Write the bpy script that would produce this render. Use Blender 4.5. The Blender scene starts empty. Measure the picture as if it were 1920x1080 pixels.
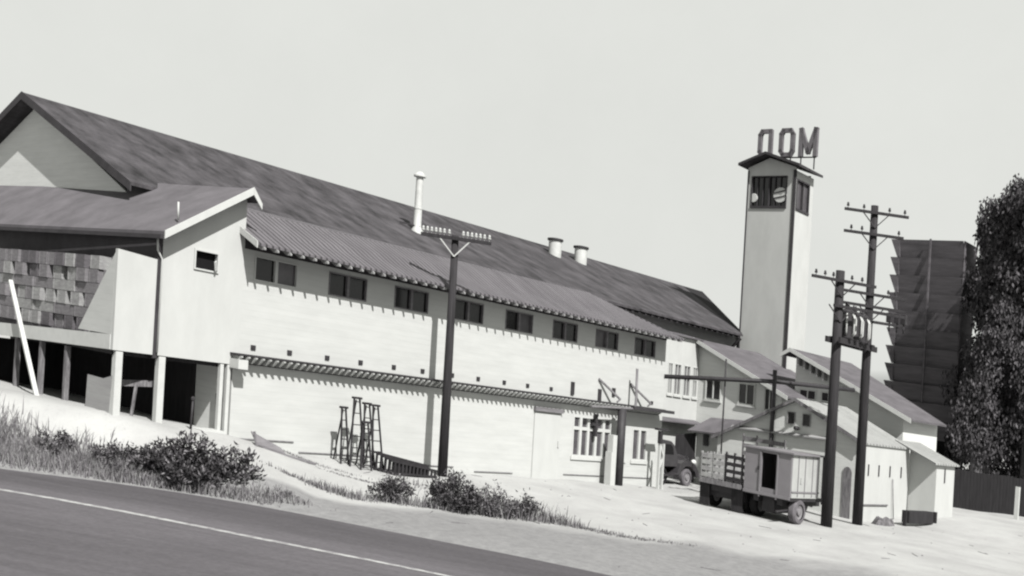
import bpy, bmesh, math, random
from mathutils import Vector
random.seed(7)
sc = bpy.context.scene
COL = sc.collection
# ------------------------------------------------------------------ camera
SH = -0.0923           # the whole site falls away to the right (cross slope, dZ/dX)
H = 3.7                # eye height above the yard
cam_d = bpy.data.cameras.new('camera'); cam = bpy.data.objects.new('camera', cam_d); COL.objects.link(cam)
cam_d.sensor_width = 36; cam_d.lens = 1989.0/1920*36
cam_d.shift_y = 160.0/1920; cam_d.clip_end = 3000; cam_d.clip_start = 0.1
cam.location = (0, 0, H)
cam.rotation_mode = 'XYZ'
cam.rotation_euler = (math.radians(90), math.radians(-3.2), 0)
sc.camera = cam
# ------------------------------------------------------------------ world, sun, exposure
SUN_EL = math.radians(46.3)
hx, hy = .435, -.900
hl = math.hypot(hx, hy); hx /= hl; hy /= hl
w = bpy.data.worlds.new('World'); sc.world = w; w.use_nodes = True
nt = w.node_tree; nt.nodes.clear()
sky = nt.nodes.new('ShaderNodeTexSky'); sky.sky_type = 'NISHITA'; sky.sun_disc = False
sky.sun_elevation = SUN_EL; sky.sun_rotation = math.atan2(hx, hy)
sky.air_density = 1.0; sky.dust_density = 1.0; sky.ozone_density = 1.0
sep = nt.nodes.new('ShaderNodeSeparateColor'); nt.links.new(sky.outputs[0], sep.inputs[0])
# blue-sensitive film: the plate sees only the blue of the sky, with a contrasty response that saturates near the horizon
mn = nt.nodes.new('ShaderNodeMath'); mn.operation = 'DIVIDE'; nt.links.new(sep.outputs[2], mn.inputs[0]); mn.inputs[1].default_value = 3.7
mp_ = nt.nodes.new('ShaderNodeMath'); mp_.operation = 'POWER'; nt.links.new(mn.outputs[0], mp_.inputs[0]); mp_.inputs[1].default_value = 2.5
mc = nt.nodes.new('ShaderNodeMath'); mc.operation = 'MINIMUM'; nt.links.new(mp_.outputs[0], mc.inputs[0]); mc.inputs[1].default_value = 1.0
mn2 = nt.nodes.new('ShaderNodeMath'); mn2.operation = 'MULTIPLY'; nt.links.new(mc.outputs[0], mn2.inputs[0]); mn2.inputs[1].default_value = 7.45
comb = nt.nodes.new('ShaderNodeMixRGB'); comb.blend_type = 'MULTIPLY'; comb.inputs[0].default_value = 1
tcw = nt.nodes.new('ShaderNodeTexCoord'); nz = nt.nodes.new('ShaderNodeTexNoise'); nz.inputs['Scale'].default_value = 2.2; nz.inputs['Detail'].default_value = 7; nz.inputs['Roughness'].default_value = .7
nt.links.new(tcw.outputs['Generated'], nz.inputs['Vector'])
nr = nt.nodes.new('ShaderNodeMapRange'); nt.links.new(nz.outputs[0], nr.inputs[0]); nr.inputs[1].default_value = .3; nr.inputs[2].default_value = .7; nr.inputs[3].default_value = .965; nr.inputs[4].default_value = 1.03
mh = nt.nodes.new('ShaderNodeMath'); mh.operation = 'MULTIPLY'; nt.links.new(mn2.outputs[0], mh.inputs[0]); nt.links.new(nr.outputs[0], mh.inputs[1])   # thin uneven high haze
nt.links.new(mh.outputs[0], comb.inputs[1]); comb.inputs[2].default_value = (.985, 1.0, .955, 1)   # black and white print, faintly warm green
bg = nt.nodes.new('ShaderNodeBackground'); bg.inputs[1].default_value = .0632
nt.links.new(comb.outputs[0], bg.inputs[0])
wo = nt.nodes.new('ShaderNodeOutputWorld'); nt.links.new(bg.outputs[0], wo.inputs[0])
sun_d = bpy.data.lights.new('sun', 'SUN'); sun_d.energy = 5.0; sun_d.angle = math.radians(.5); sun_d.color = (1, .985, .965)
sun = bpy.data.objects.new('sun', sun_d); COL.objects.link(sun)
sv = Vector((hx*math.cos(SUN_EL), hy*math.cos(SUN_EL), math.sin(SUN_EL)))
sun.rotation_euler = sv.to_track_quat('Z', 'Y').to_euler()
sc.view_settings.view_transform = 'Standard'; sc.view_settings.look = 'None'
sc.view_settings.exposure = 0.7; sc.view_settings.gamma = 1
sc.cycles.filter_width = 2.2        # the photograph is a soft copy of a print
sc.cycles.max_bounces = 6

# ------------------------------------------------------------------ frame of the building: u along the long front, v into the site, z up from the eye
Ox, Oy = -7.4598, 28.3299
Ux, Uy = .6712, .7413
Vx, Vy = -Uy, Ux
def W(u, v, z):
    x = Ox + u*Ux + v*Vx; y = Oy + u*Uy + v*Vy
    return Vector((x, y, z + H + SH*x))
def UV(x, y):
    dx, dy = x-Ox, y-Oy
    return dx*Ux+dy*Uy, dx*Vx+dy*Vy
def XY(u, v): return Ox+u*Ux+v*Vx, Oy+u*Uy+v*Vy
def sst(t): t = max(0, min(1, t)); return t*t*(3-2*t)
def interp(tab, x):
    if x <= tab[0][0]: return tab[0][1]
    for (a, b), (c, d) in zip(tab, tab[1:]):
        if x <= c: return b+(d-b)*(x-a)/(c-a)
    return tab[-1][1]
EDGE = [(-400, -30), (-60, 19), (-20, 22.9), (-11, 23.3), (-8.4, 23.8), (-5.65, 23.6), (-2.2, 22.67), (.66, 21.95), (2.26, 21.35), (10, 18.3), (60, -6), (400, -170)]
MID = [(-400, -33), (-60, 16.5), (-20, 20.4), (-9.9, 20.86), (-7.38, 20.45), (-4.9, 19.83), (-2.93, 19.35), (-1.04, 18.92), (10, 14.9), (60, -9.2), (400, -173)]
def smooth(tab, x, r=1.2): return sum(interp(tab, x+r*k/3) for k in range(-3, 4))/7
HILL = [(-30, 1.2), (-14, 1.5), (-6, 1.42), (-3.3, 1.3), (-2, 1.12), (-.3, 1.02), (0, .9), (2, .56), (5, .35), (10, .17), (20, 0)]
def G(u, v):
    x, y = XY(u, v)
    d = y - smooth(EDGE, x)
    z = -3.79 + .09*sst((d+.15)/.6) if d > -11 else -3.79 + .1*sst((-11.5-d)/2)
    if y > 0 and d > 0:
        k = min(sst((d-.2)/2.3), max(0, min(1, 1+(v+.5)/(3.6 if u > 0 else 3.6-u))))
        z += interp(HILL, u)*k * (1 - sst((math.hypot(x, y)-70)/60))
    z += .38*sst((u-25.5)/5)*sst((d-3)/6)
    z += .02*math.sin(x*1.7+y*.9)*sst(d/2)+.015*math.sin(x*.63-y*1.3)*sst(d/2)
    return z

# ------------------------------------------------------------------ materials (a black and white world: greys, darks a little purple)
def grey(v, dark=None):
    t = max(0, min(1, (v-.12)/.16))     # whites faintly green, darks faintly purple, as in the print
    return (v*(1.015-.03*t), v*(.955+.045*t), v*(1.02-.05*t), 1)
MATS = {}
ALB = .56          # all base colours scaled down; with the raised exposure, shade comes out deeper
def mat(name, v, rough=.85, amt=.15, scale=3.0, stretch=(1, 1, 1), kind=None, v2=None, spec=.25, metal=0, bump=.0, p=.2):
    m = bpy.data.materials.new(name); m.use_nodes = True
    t = m.node_tree; N = t.nodes; L = t.links
    b = N['Principled BSDF']; b.inputs['Roughness'].default_value = rough
    b.inputs['Specular IOR Level'].default_value = spec; b.inputs['Metallic'].default_value = metal
    at = N.new('ShaderNodeAttribute'); at.attribute_name = 'site'
    mp = N.new('ShaderNodeMapping'); mp.inputs['Scale'].default_value = stretch; L.new(at.outputs['Vector'], mp.inputs[0])
    n1 = N.new('ShaderNodeTexNoise'); n1.inputs['Scale'].default_value = scale; n1.inputs['Detail'].default_value = 6; n1.inputs['Roughness'].default_value = .65
    L.new(mp.outputs[0], n1.inputs['Vector'])
    mr = N.new('ShaderNodeMapRange'); mr.inputs['From Min'].default_value = .3; mr.inputs['From Max'].default_value = .7
    mr.inputs['To Min'].default_value = 0; mr.inputs['To Max'].default_value = 1; L.new(n1.outputs[0], mr.inputs[0])
    mix = N.new('ShaderNodeMixRGB'); L.new(mr.outputs[0], mix.inputs[0])
    v *= ALB; v2 = v2*ALB if v2 else None
    lo = v*(1-amt); hi = min(.9, v*(1+amt)) if v2 is None else v2
    mix.inputs[1].default_value = grey(lo); mix.inputs[2].default_value = grey(hi)
    out = mix.outputs[0]; hgt = None
    def m2(op, a, b=None):
        q = N.new('ShaderNodeMath'); q.operation = op
        if hasattr(a, 'links'): L.new(a, q.inputs[0])
        else: q.inputs[0].default_value = a
        if b is not None:
            if hasattr(b, 'links'): L.new(b, q.inputs[1])
            else: q.inputs[1].default_value = b
        return q.outputs[0]
    if kind:
        sx = N.new('ShaderNodeSeparateXYZ'); L.new(at.outputs['Vector'], sx.inputs[0])
        ax = {'lap': 2, 'corr': 0, 'row': 1, 'plank': 0, 'plankv': 1, 'lapz': 2, 'shing': 1}[kind]
        fr = m2('FRACT', m2('DIVIDE', sx.outputs[ax], p))
        if kind in ('lap', 'lapz'):
            hgt = fr
            gap = m2('GREATER_THAN', fr, .9)
            k = .07
        elif kind == 'corr':
            hgt = m2('ABSOLUTE', m2('SUBTRACT', fr, .5)); gap = m2('LESS_THAN', hgt, .17); k = .8
        elif kind in ('row', 'shing'):
            hgt = m2('SUBTRACT', 1.0, fr); gap = m2('LESS_THAN', fr, .18); k = .22
        else:
            gap = m2('LESS_THAN', fr, .07); hgt = m2('GREATER_THAN', fr, .07); k = .5
        if kind == 'plank' or kind == 'plankv' or kind == 'shing' or kind == 'corr':
            fl = m2('FLOOR', m2('DIVIDE', sx.outputs[ax], p))
            wn = N.new('ShaderNodeTexWhiteNoise'); wn.noise_dimensions = '1D'; L.new(fl, wn.inputs['W'])
            mm = N.new('ShaderNodeMixRGB'); mm.blend_type = 'MULTIPLY'; mm.inputs[0].default_value = .18
            L.new(out, mm.inputs[1]); L.new(wn.outputs['Value'], mm.inputs[2]); out = mm.outputs[0]
        gm = N.new('ShaderNodeMixRGB'); gm.blend_type = 'MULTIPLY'
        L.new(m2('MULTIPLY', gap, k), gm.inputs[0]); L.new(out, gm.inputs[1]); gm.inputs[2].default_value = (.2, .2, .2, 1)
        out = gm.outputs[0]
    L.new(out, b.inputs['Base Color'])
    if bump or hgt is not None:
        bp = N.new('ShaderNodeBump'); bp.inputs['Strength'].default_value = bump if bump else .45; bp.inputs['Distance'].default_value = .02
        L.new(hgt if hgt is not None else n1.outputs[0], bp.inputs['Height']); L.new(bp.outputs[0], b.inputs['Normal'])
    MATS[name] = m
    return m
mat('white_siding', .69, amt=.07, scale=1.2, stretch=(.6, .6, 3), kind='lap', p=.165, bump=.06)
mat('white_boards', .63, amt=.05, scale=1.2, stretch=(3, 3, .4), kind='plank', p=.3, bump=.15)
mat('white_plain', .68, amt=.06, scale=1.5, stretch=(1, 1, .4))
mat('white_trim', .72, amt=.06, scale=4)
mat('grey_board', .24, amt=.3, scale=2, stretch=(.5, .5, 4), kind='lap', p=.2)
mat('grey_gable_w', .88, amt=.07, scale=2, stretch=(.5, .5, 4), kind='lap', p=.2, bump=.1)
mat('grey_gable', .42, amt=.1, scale=2, stretch=(.5, .5, 4), kind='lap', p=.2)
mat('tower_side', .66, amt=.09, scale=.9, stretch=(1, 1, .35))
mat('dark_wood', .035, amt=.4, scale=3, stretch=(3, 3, .4))  # also stands for shade on the walls and floor under the deck
mat('pole_wood', .04, amt=.5, scale=4, stretch=(6, 6, .3), bump=.4)
mat('weathered', .2, amt=.45, scale=5, stretch=(3, 3, .6), v2=.34)
mat('crate_a', .27, amt=.25, scale=3, stretch=(2, 2, 6), kind='lapz', p=.12)
mat('crate_b', .42, amt=.25, scale=3, stretch=(2, 2, 6), kind='lapz', p=.12)
mat('crate_c', .17, amt=.25, scale=3, stretch=(2, 2, 6), kind='lapz', p=.12)
mat('roof_main', .062, amt=.5, scale=1.1, stretch=(1.6, .5, 1), v2=.15, kind='shing', p=.24, bump=.25)
mat('roof_wing', .155, amt=.2, scale=1.0, stretch=(1, 1, 1), v2=.2, bump=.2)
mat('roof_side', .21, amt=.16, scale=1.2, stretch=(1.4, .5, 1), kind='corr', p=.2, bump=.7)
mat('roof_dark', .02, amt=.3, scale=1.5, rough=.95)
mat('roof_grey', .15, amt=.25, scale=1.4, stretch=(.5, 1.2, 1), v2=.2, bump=.2)
mat('roof_tin', .58, amt=.1, scale=1.4, kind='corr', p=.3, bump=.3, rough=.6)
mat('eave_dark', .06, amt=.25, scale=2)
mat('tail_white', .6, amt=.12, scale=4)
mat('glass_dark', .014, rough=.18, amt=.5, scale=.8, spec=.5)
mat('glass_grey', .11, rough=.3, amt=.35, scale=1.5, spec=.5)
mat('void', .008, rough=1, amt=.1)
mat('galv', .72, rough=.5, amt=.15, scale=3, spec=.4)
mat('shade_dark_wood', .02, amt=.4, scale=3, stretch=(3, 3, .4), rough=.95)  # near-black wood; tree shade on the fence is put into this colour
mat('iron', .05, rough=.6, amt=.3, scale=5)
mat('insulator', .6, rough=.3, amt=.1)
mat('sign_grey', .2, amt=.2, scale=3)
mat('asphalt', .15, rough=.9, amt=.14, scale=1.6, stretch=(1.0, 1.0, 1), bump=.3, v2=.18)
mat('paint_line', .46, amt=.45, scale=5, v2=.7)
mat('van_grey', .27, rough=.6, amt=.08, scale=2)
mat('van_light', .55, rough=.6, amt=.1, scale=2)
mat('truck_dark', .06, rough=.3, amt=.2, scale=3, spec=.5)
mat('tyre', .02, rough=.9, amt=.25)
mat('rim', .3, rough=.5, amt=.2)
mat('tyre_dusty', .17, rough=.95, amt=.25, scale=6)
mat('rack_paint', .42, rough=.8, amt=.3, scale=5)
mat('leaf_dark', .035, rough=.7, amt=.4, scale=8)
mat('leaf_mid', .085, rough=.7, amt=.4, scale=8)
mat('leaf_pale', .24, rough=.75, amt=.3, scale=8)
mat('tree_leaf', .062, rough=.7, amt=.5, scale=2)
mat('tree_leaf_pale', .115, rough=.7, amt=.4, scale=2)
mat('bark', .09, rough=.95, amt=.6, scale=3, stretch=(3, 3, .4), v2=.3, bump=.6)
mat('dry_grass', .36, rough=.9, amt=.3, scale=6)
mat('dry_grass_dark', .24, rough=.9, amt=.3, scale=6)
mat('louvre', .17, rough=.9, amt=.3, scale=1.2, stretch=(1, .4, 3))

# asphalt: streaked along the lanes, polished paler in the wheel tracks, oily dark at the far edge
_t = MATS['asphalt'].node_tree; _N = _t.nodes; _L = _t.links
_mp = [n for n in _N if n.type == 'MAPPING'][0]; _at = [n for n in _N if n.type == 'ATTRIBUTE'][0]; _b = _N['Principled BSDF']
_rt = _N.new('ShaderNodeMapping'); _rt.inputs['Rotation'].default_value = (0, 0, math.radians(56)); _L.new(_at.outputs['Vector'], _rt.inputs[0]); _L.new(_rt.outputs[0], _mp.inputs[0]); _mp.inputs['Scale'].default_value = (.22, 1.6, 1)
_lt = _N.new('ShaderNodeAttribute'); _lt.attribute_name = 'shoulder'
_cr = _N.new('ShaderNodeValToRGB'); _L.new(_lt.outputs['Fac'], _cr.inputs[0])
_e = _cr.color_ramp.elements; _e[0].position = 0; _e[0].color = (.8, .8, .8, 1); _e[1].position = 1; _e[1].color = (.8, .8, .8, 1)
for _p, _v in ((.12, .7), (.28, .76), (.42, 1.05), (.55, .98), (.7, .82), (.85, .95)):
    _q = _e.new(_p); _q.color = (_v, _v, _v, 1)
_mm = _N.new('ShaderNodeMixRGB'); _mm.blend_type = 'MULTIPLY'; _mm.inputs[0].default_value = 1
_src = _b.inputs['Base Color'].links[0].from_socket; _L.new(_src, _mm.inputs[1]); _L.new(_cr.outputs[0], _mm.inputs[2])
_g = _N.new('ShaderNodeTexNoise'); _g.inputs['Scale'].default_value = 9; _g.inputs['Detail'].default_value = 8; _g.inputs['Roughness'].default_value = .8; _L.new(_at.outputs['Vector'], _g.inputs['Vector'])
_gr = _N.new('ShaderNodeMapRange'); _L.new(_g.outputs[0], _gr.inputs[0]); _gr.inputs[1].default_value = .3; _gr.inputs[2].default_value = .7; _gr.inputs[3].default_value = .8; _gr.inputs[4].default_value = 1.2
_m2 = _N.new('ShaderNodeMixRGB'); _m2.blend_type = 'MULTIPLY'; _m2.inputs[0].default_value = 1; _L.new(_mm.outputs[0], _m2.inputs[1]); _L.new(_gr.outputs[0], _m2.inputs[2]); _L.new(_m2.outputs[0], _b.inputs['Base Color'])
# ground: pale dirt, greyer and stonier along the road
def ground_mat():
    m = bpy.data.materials.new('dirt'); m.use_nodes = True; t = m.node_tree; N = t.nodes; L = t.links
    b = N['Principled BSDF']; b.inputs['Roughness'].default_value = .95; b.inputs['Specular IOR Level'].default_value = .1
    at = N.new('ShaderNodeAttribute'); at.attribute_name = 'site'
    rd = N.new('ShaderNodeAttribute'); rd.attribute_name = 'shoulder'
    def noise(s, d=6, r=.6, st=(1, 1, 1)):
        mp = N.new('ShaderNodeMapping'); mp.inputs['Scale'].default_value = st; L.new(at.outputs['Vector'], mp.inputs[0])
        n = N.new('ShaderNodeTexNoise'); n.inputs['Scale'].default_value = s; n.inputs['Detail'].default_value = d; n.inputs['Roughness'].default_value = r
        L.new(mp.outputs[0], n.inputs['Vector']); return n.outputs[0]
    def rng(x, a, c, d=0, e=1):
        q = N.new('ShaderNodeMapRange'); L.new(x, q.inputs[0]); q.inputs[1].default_value = a; q.inputs[2].default_value = c; q.inputs[3].default_value = d; q.inputs[4].default_value = e
        return q.outputs[0]
    def mix(f, a, c, mode='MIX'):
        q = N.new('ShaderNodeMixRGB'); q.blend_type = mode
        if hasattr(f, 'links'): L.new(f, q.inputs[0])
        else: q.inputs[0].default_value = f
        for i, x in ((1, a), (2, c)):
            if hasattr(x, 'links'): L.new(x, q.inputs[i])
            else: q.inputs[i].default_value = x
        return q.outputs[0]
    n1 = noise(.5); n2 = noise(5, 8, .75); n3 = noise(22, 4, .8); n4 = noise(.35, 5, .6, (1, 2.5, 1))
    yard = mix(rng(n1, .35, .65), (.275, .275, .27, 1), (.34, .342, .334, 1))
    should = mix(rng(n2, .3, .7), (.145, .144, .145, 1), (.222, .222, .22, 1))
    ad = N.new('ShaderNodeMath'); ad.operation = 'ADD'; L.new(rd.outputs['Fac'], ad.inputs[0])
    sb = N.new('ShaderNodeMath'); sb.operation = 'MULTIPLY_ADD'; L.new(n4, sb.inputs[0]); sb.inputs[1].default_value = .9; sb.inputs[2].default_value = -.45
    L.new(sb.outputs[0], ad.inputs[1])
    c = mix(rng(ad.outputs[0], .25, .75), yard, should)
    c = mix(rng(n3, .60, .70, 0, .6), c, (.12, .115, .12, 1))
    c = mix(rng(n2, .58, .72, 0, .6), c, (.2, .19, .195, 1))
    L.new(c, b.inputs['Base Color'])
    bp = N.new('ShaderNodeBump'); bp.inputs['Strength'].default_value = .5; bp.inputs['Distance'].default_value = .05
    L.new(n2, bp.inputs['Height']); L.new(bp.outputs[0], b.inputs['Normal'])
    MATS['dirt'] = m
ground_mat()

# ------------------------------------------------------------------ builders
ORG = {}
def link(o): COL.objects.link(o); return o
def thing(name, label, cat, at, group=None):
    o = bpy.data.objects.new(name, None); link(o); o.empty_display_size = .3
    o.location = W(*at); ORG[o.name] = o.location.copy()
    o['label'] = label; o['category'] = cat
    if group: o['group'] = group
    return o
class MB:
    def __init__(s, T=None): s.v = []; s.f = []; s.mi = []; s.sm = []; s.T = T; s.cur = 0; s.extra = None; s.weld = False
    def P(s, p):
        if s.T: p = s.T(*p)
        s.v.append(p); return len(s.v)-1
    def face(s, idx, smooth=False): s.f.append(idx); s.mi.append(s.cur); s.sm.append(smooth)
    def quad(s, *pts): s.face([s.P(p) for p in pts]); return s
    def box(s, a0, a1, b0, b1, c0, c1):
        i = [s.P((x, y, z)) for x in (a0, a1) for y in (b0, b1) for z in (c0, c1)]
        for q in ((0, 1, 3, 2), (4, 6, 7, 5), (0, 4, 5, 1), (2, 3, 7, 6), (0, 2, 6, 4), (1, 5, 7, 3)): s.face([i[k] for k in q])
        return s
    def slab(s, pts, off):
        a = [s.P(p) for p in pts]; b = [s.P(tuple(p[k]+off[k] for k in range(3))) for p in pts]
        n = len(pts); s.face(a[::-1]); s.face(b)
        for k in range(n): s.face([a[k], a[(k+1) % n], b[(k+1) % n], b[k]])
        return s
    def beam(s, p, q, wd, ht=None, up=(0, 0, 1)):
        ht = ht or wd
        p = Vector(p); q = Vector(q); d = (q-p).normalized(); upv = Vector(up)
        if abs(d.dot(upv)) > .98: upv = Vector((1, 0, 0))
        r = d.cross(upv).normalized(); n = r.cross(d).normalized()
        c = [(-1, -1), (1, -1), (1, 1), (-1, 1)]
        a = [s.P(tuple(p+r*x*wd/2+n*y*ht/2)) for x, y in c]; b = [s.P(tuple(q+r*x*wd/2+n*y*ht/2)) for x, y in c]
        s.face(a[::-1]); s.face(b)
        for k in range(4): s.face([a[k], a[(k+1) % 4], b[(k+1) % 4], b[k]])
        return s
    def tube(s, pts, rad, n=10, cap=True):
        if not isinstance(rad, (list, tuple)): rad = [rad]*len(pts)
        rings = []; P = [Vector(p) for p in pts]
        pr = None
        for k, p in enumerate(P):
            d = (P[min(k+1, len(P)-1)]-P[max(k-1, 0)]).normalized()
            if pr is None:
                pr = d.cross(Vector((0, 0, 1)) if abs(d.z) < .9 else Vector((1, 0, 0))).normalized()
            else: pr = (pr-d*pr.dot(d)).normalized()
            q = d.cross(pr)
            rings.append([s.P(tuple(p+(pr*math.cos(2*math.pi*j/n)+q*math.sin(2*math.pi*j/n))*rad[k])) for j in range(n)])
        for a, b in zip(rings, rings[1:]):
            for j in range(n): s.face([a[j], a[(j+1) % n], b[(j+1) % n], b[j]], True)
        if cap: s.face(rings[0][::-1]); s.face(rings[-1])
        return s
    def lathe(s, c, axis, prof, n=20, cap=True):
        ax = Vector(axis).normalized(); t = ax.cross(Vector((0, 0, 1)) if abs(ax.z) < .9 else Vector((1, 0, 0))).normalized(); b = ax.cross(t)
        c = Vector(c)
        def ring(r, h): return [s.P(tuple(c+ax*h+(t*math.cos(2*math.pi*j/n)+b*math.sin(2*math.pi*j/n))*r)) for j in range(n)]
        last = None; first = None; pd = None
        for (r0, h0), (r1, h1) in zip(prof, prof[1:]):
            d = math.atan2(h1-h0, r1-r0)
            if last is None or abs((d-pd+math.pi) % (2*math.pi)-math.pi) > .6: last = ring(r0, h0)     # a crease keeps its own edge
            if first is None: first = last
            nx_ = ring(r1, h1)
            for j in range(n): s.face([last[j], last[(j+1) % n], nx_[(j+1) % n], nx_[j]], True)
            last = nx_; pd = d
        if cap: s.face(ring(*prof[0])[::-1]); s.face(ring(*prof[-1]))
        return s
    def wall(s, fixed, ax, a0, a1, z0, z1, holes, th, back=True):
        # a wall in the plane v=fixed (ax 'u') or u=fixed (ax 'v'), holes = (a0,a1,z0,z1); th = depth offset of the reveals
        s.weld = True
        M = (lambda a, d, z: (a, fixed+d, z)) if ax == 'u' else (lambda a, d, z: (fixed+d, a, z))
        As = sorted(set([a0, a1]+[h[k] for h in holes for k in (0, 1)])); Zs = sorted(set([z0, z1]+[h[k] for h in holes for k in (2, 3)]))
        for i in range(len(As)-1):
            for j in range(len(Zs)-1):
                ca, cz = (As[i]+As[i+1])/2, (Zs[j]+Zs[j+1])/2
                if any(h[0] < ca < h[1] and h[2] < cz < h[3] for h in holes): continue
                s.quad(M(As[i], 0, Zs[j]), M(As[i+1], 0, Zs[j]), M(As[i+1], 0, Zs[j+1]), M(As[i], 0, Zs[j+1]))
        for h in holes:
            c = [(h[0], h[2]), (h[1], h[2]), (h[1], h[3]), (h[0], h[3])]
            for k in range(4):
                (p, q), (r, t) = c[k], c[(k+1) % 4]
                s.quad(M(p, 0, q), M(r, 0, t), M(r, th, t), M(p, th, q))
        # back skin
        if back: s.quad(M(a0, th+.03, z0), M(a0, th+.03, z1), M(a1, th+.03, z1), M(a1, th+.03, z0))
        for p, q, r, t in ((a0, z0, a0, z1), (a1, z0, a1, z1), (a0, z0, a1, z0), (a0, z1, a1, z1)):
            s.quad(M(p, 0, q), M(r, 0, t), M(r, th+.03, t), M(p, th+.03, q))
        return s
    def build(s, name, mats, parent=None, at=None, label=None, cat=None, group=None, kind=None, fix=True):
        me = bpy.data.meshes.new(name)
        org = ORG[parent.name] if parent else W(*at)
        loc = [W(*p)-org for p in s.v]
        me.from_pydata([tuple(p) for p in loc], [], s.f)
        if isinstance(mats, str): mats = [mats]
        for k in mats: me.materials.append(MATS[k])
        me.polygons.foreach_set('material_index', s.mi); me.polygons.foreach_set('use_smooth', s.sm)
        a = me.attributes.new('site', 'FLOAT_VECTOR', 'POINT'); a.data.foreach_set('vector', [c for p in s.v for c in p])
        if s.extra:
            e = me.attributes.new('shoulder', 'FLOAT', 'POINT'); e.data.foreach_set('value', s.extra)
        me.update()
        if fix:
            bm = bmesh.new(); bm.from_mesh(me); (bmesh.ops.remove_doubles(bm, verts=bm.verts, dist=.0005) if s.weld else None); bmesh.ops.recalc_face_normals(bm, faces=bm.faces); bm.to_mesh(me); bm.free()
        o = bpy.data.objects.new(name, me); link(o)
        if parent: o.parent = parent
        else: o.location = org
        ORG[o.name] = org
        if label: o['label'] = label
        if cat: o['category'] = cat
        if group: o['group'] = group
        if kind: o['kind'] = kind
        return o

# ------------------------------------------------------------------ SETTING: ground, road
def axis(fine0, fine1, step, far):
    xs = []; x = fine0
    while x <= fine1: xs.append(x); x += step
    k = 1.0; a = fine0; left = []
    while a > -far: k *= 1.45; a -= k; left.append(a)
    k = 1.0; b = fine1; right = []
    while b < far: k *= 1.45; b += k; right.append(b)
    return left[::-1]+xs+right
xs = axis(-18, 36, .45, 900); ys = axis(9, 62, .45, 900)
g = MB(); g.extra = []
for y in ys:
    for x in xs:
        u, v = UV(x, y); g.v.append((u, v, G(u, v)))
        d = y-smooth(EDGE, x)
        lim = interp([(-20, .6), (-7, .6), (-4.5, 2.2), (-2, 3.6), (2, 5.5), (10, 9.0), (20, 12)], x)
        g.extra.append(max(0, min(1, (lim*1.25-d)/max(.4, lim*.5))))
nx = len(xs)
for j in range(len(ys)-1):
    for i in range(nx-1): g.face([j*nx+i, j*nx+i+1, (j+1)*nx+i+1, (j+1)*nx+i], True)
ground = g.build('ground', 'dirt', at=(0, 0, -H), kind='structure', fix=False)
r = MB(); r.extra = []; rx = []
x = -70.0
while x < 60: rx.append(x); x += .5
prev = None
for x in rx:
    e = smooth(EDGE, x); m = smooth(MID, x)
    row = []
    for t in range(9):
        y = e+(m-e)*t/4 if t <= 4 else m-(t-4)*2.2
        u, v = UV(x, y); row.append(r.P((u, v, -3.75))); r.extra.append(t/8)
    if prev:
        for t in range(8): r.face([prev[t], row[t], row[t+1], prev[t+1]])
    prev = row
r.build('road', 'asphalt', at=(-4, -8, -H), kind='structure', fix=False)
l = MB(); prev = None
for x in rx:
    if x > 6: break
    m = smooth(MID, x); wd = .095*(1 if x < -5 else max(.55, 1-(x+5)*.05))
    a = [l.P((*UV(x, m+s*wd), -3.744)) for s in (-1, 1)]
    if prev: l.face([prev[0], a[0], a[1], prev[1]])
    prev = a
l.build('road_line', 'paint_line', at=(-4, -8, -H), kind='structure', fix=False)
# ------------------------------------------------------------------ PACKING HOUSE
ph = thing('packing_house', 'long white two storey packing house with dark shingled main roof and lower corrugated side roof', 'building', (0, 0, -3.7))
WIN = [(.51+2.53*i, 1.93+2.53*i) for i in range(8)]
OFF = [(14.62, 16.98, -2.71, -1.2), (17.3, 17.95, -2.71, -1.45), (18.4, 19.42, -2.72, -1.45)]
b = MB(); b.wall(0, 'u', 0.0, 20.42, -4.1, 2.62, [(a, c, 1.47, 2.14) for a, c in WIN]+OFF, .14)
b.box(20.2, 20.42, .18, 4.3, -4.1, 2.5); b.box(16.7, 16.9, 1.6, 4.3, 2.3, 3.4)
b.build('wall', 'white_siding', ph)
for k, (a, c) in enumerate(WIN):
    f = MB(); m = (a+c)/2
    f.box(a, a+.035, -.02, .1, 1.47, 2.14); f.box(c-.035, c, -.02, .1, 1.47, 2.14); f.box(m-.045, m+.045, -.02, .1, 1.47, 2.14)
    for x0, x1 in ((a+.035, m-.045), (m+.045, c-.035)):
        f.box(x0, x1, -.02, .1, 1.47, 1.505); f.box(x0, x1, -.02, .1, 2.105, 2.14)
    fo = f.build('window', 'white_trim' if k < 1 else 'grey_board', ph)
    for x0, x1 in ((a+.035, m-.045), (m+.045, c-.035)):
        p = MB(); p.quad((x0, .07, 1.505), (x1, .07, 1.505), (x1, .07, 2.105), (x0, .07, 2.105))
        p.build('pane', 'glass_grey' if (k in (0, 4) and x0 > a+.5 or k == 6 and x0 < a+.5) else 'glass_dark', fo)
for (a, c, z0, z1), n in zip(OFF, (5, 1, 2)):
    f = MB(); wd = (c-a)/n; tr = -1.66
    f.box(a-.06, c+.06, -.05, .0-.003, z0-.12, z0)      # sill
    for i in range(n+1):
        x = a+i*wd; f.box(x-.07 if i else x, x+.07 if i < n else x+.001, -.012, .1, z0, z1)
    for i in range(n):
        x0, x1 = a+i*wd+(.07 if i else 0.001), a+(i+1)*wd-.07
        for q0, q1 in ((z0, z0+.06), (z1-.06, z1)): f.box(x0, x1, -.01, .1, q0, q1)
        if n == 5: f.box(x0, x1, -.01, .1, tr-.06, tr+.06)
    fo = f.build('office_window', 'white_trim', ph)
    p = MB(); p.quad((a, .06, z0), (c, .06, z0), (c, .06, z1), (a, .06, z1)); p.build('pane', 'glass_grey', fo)
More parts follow.
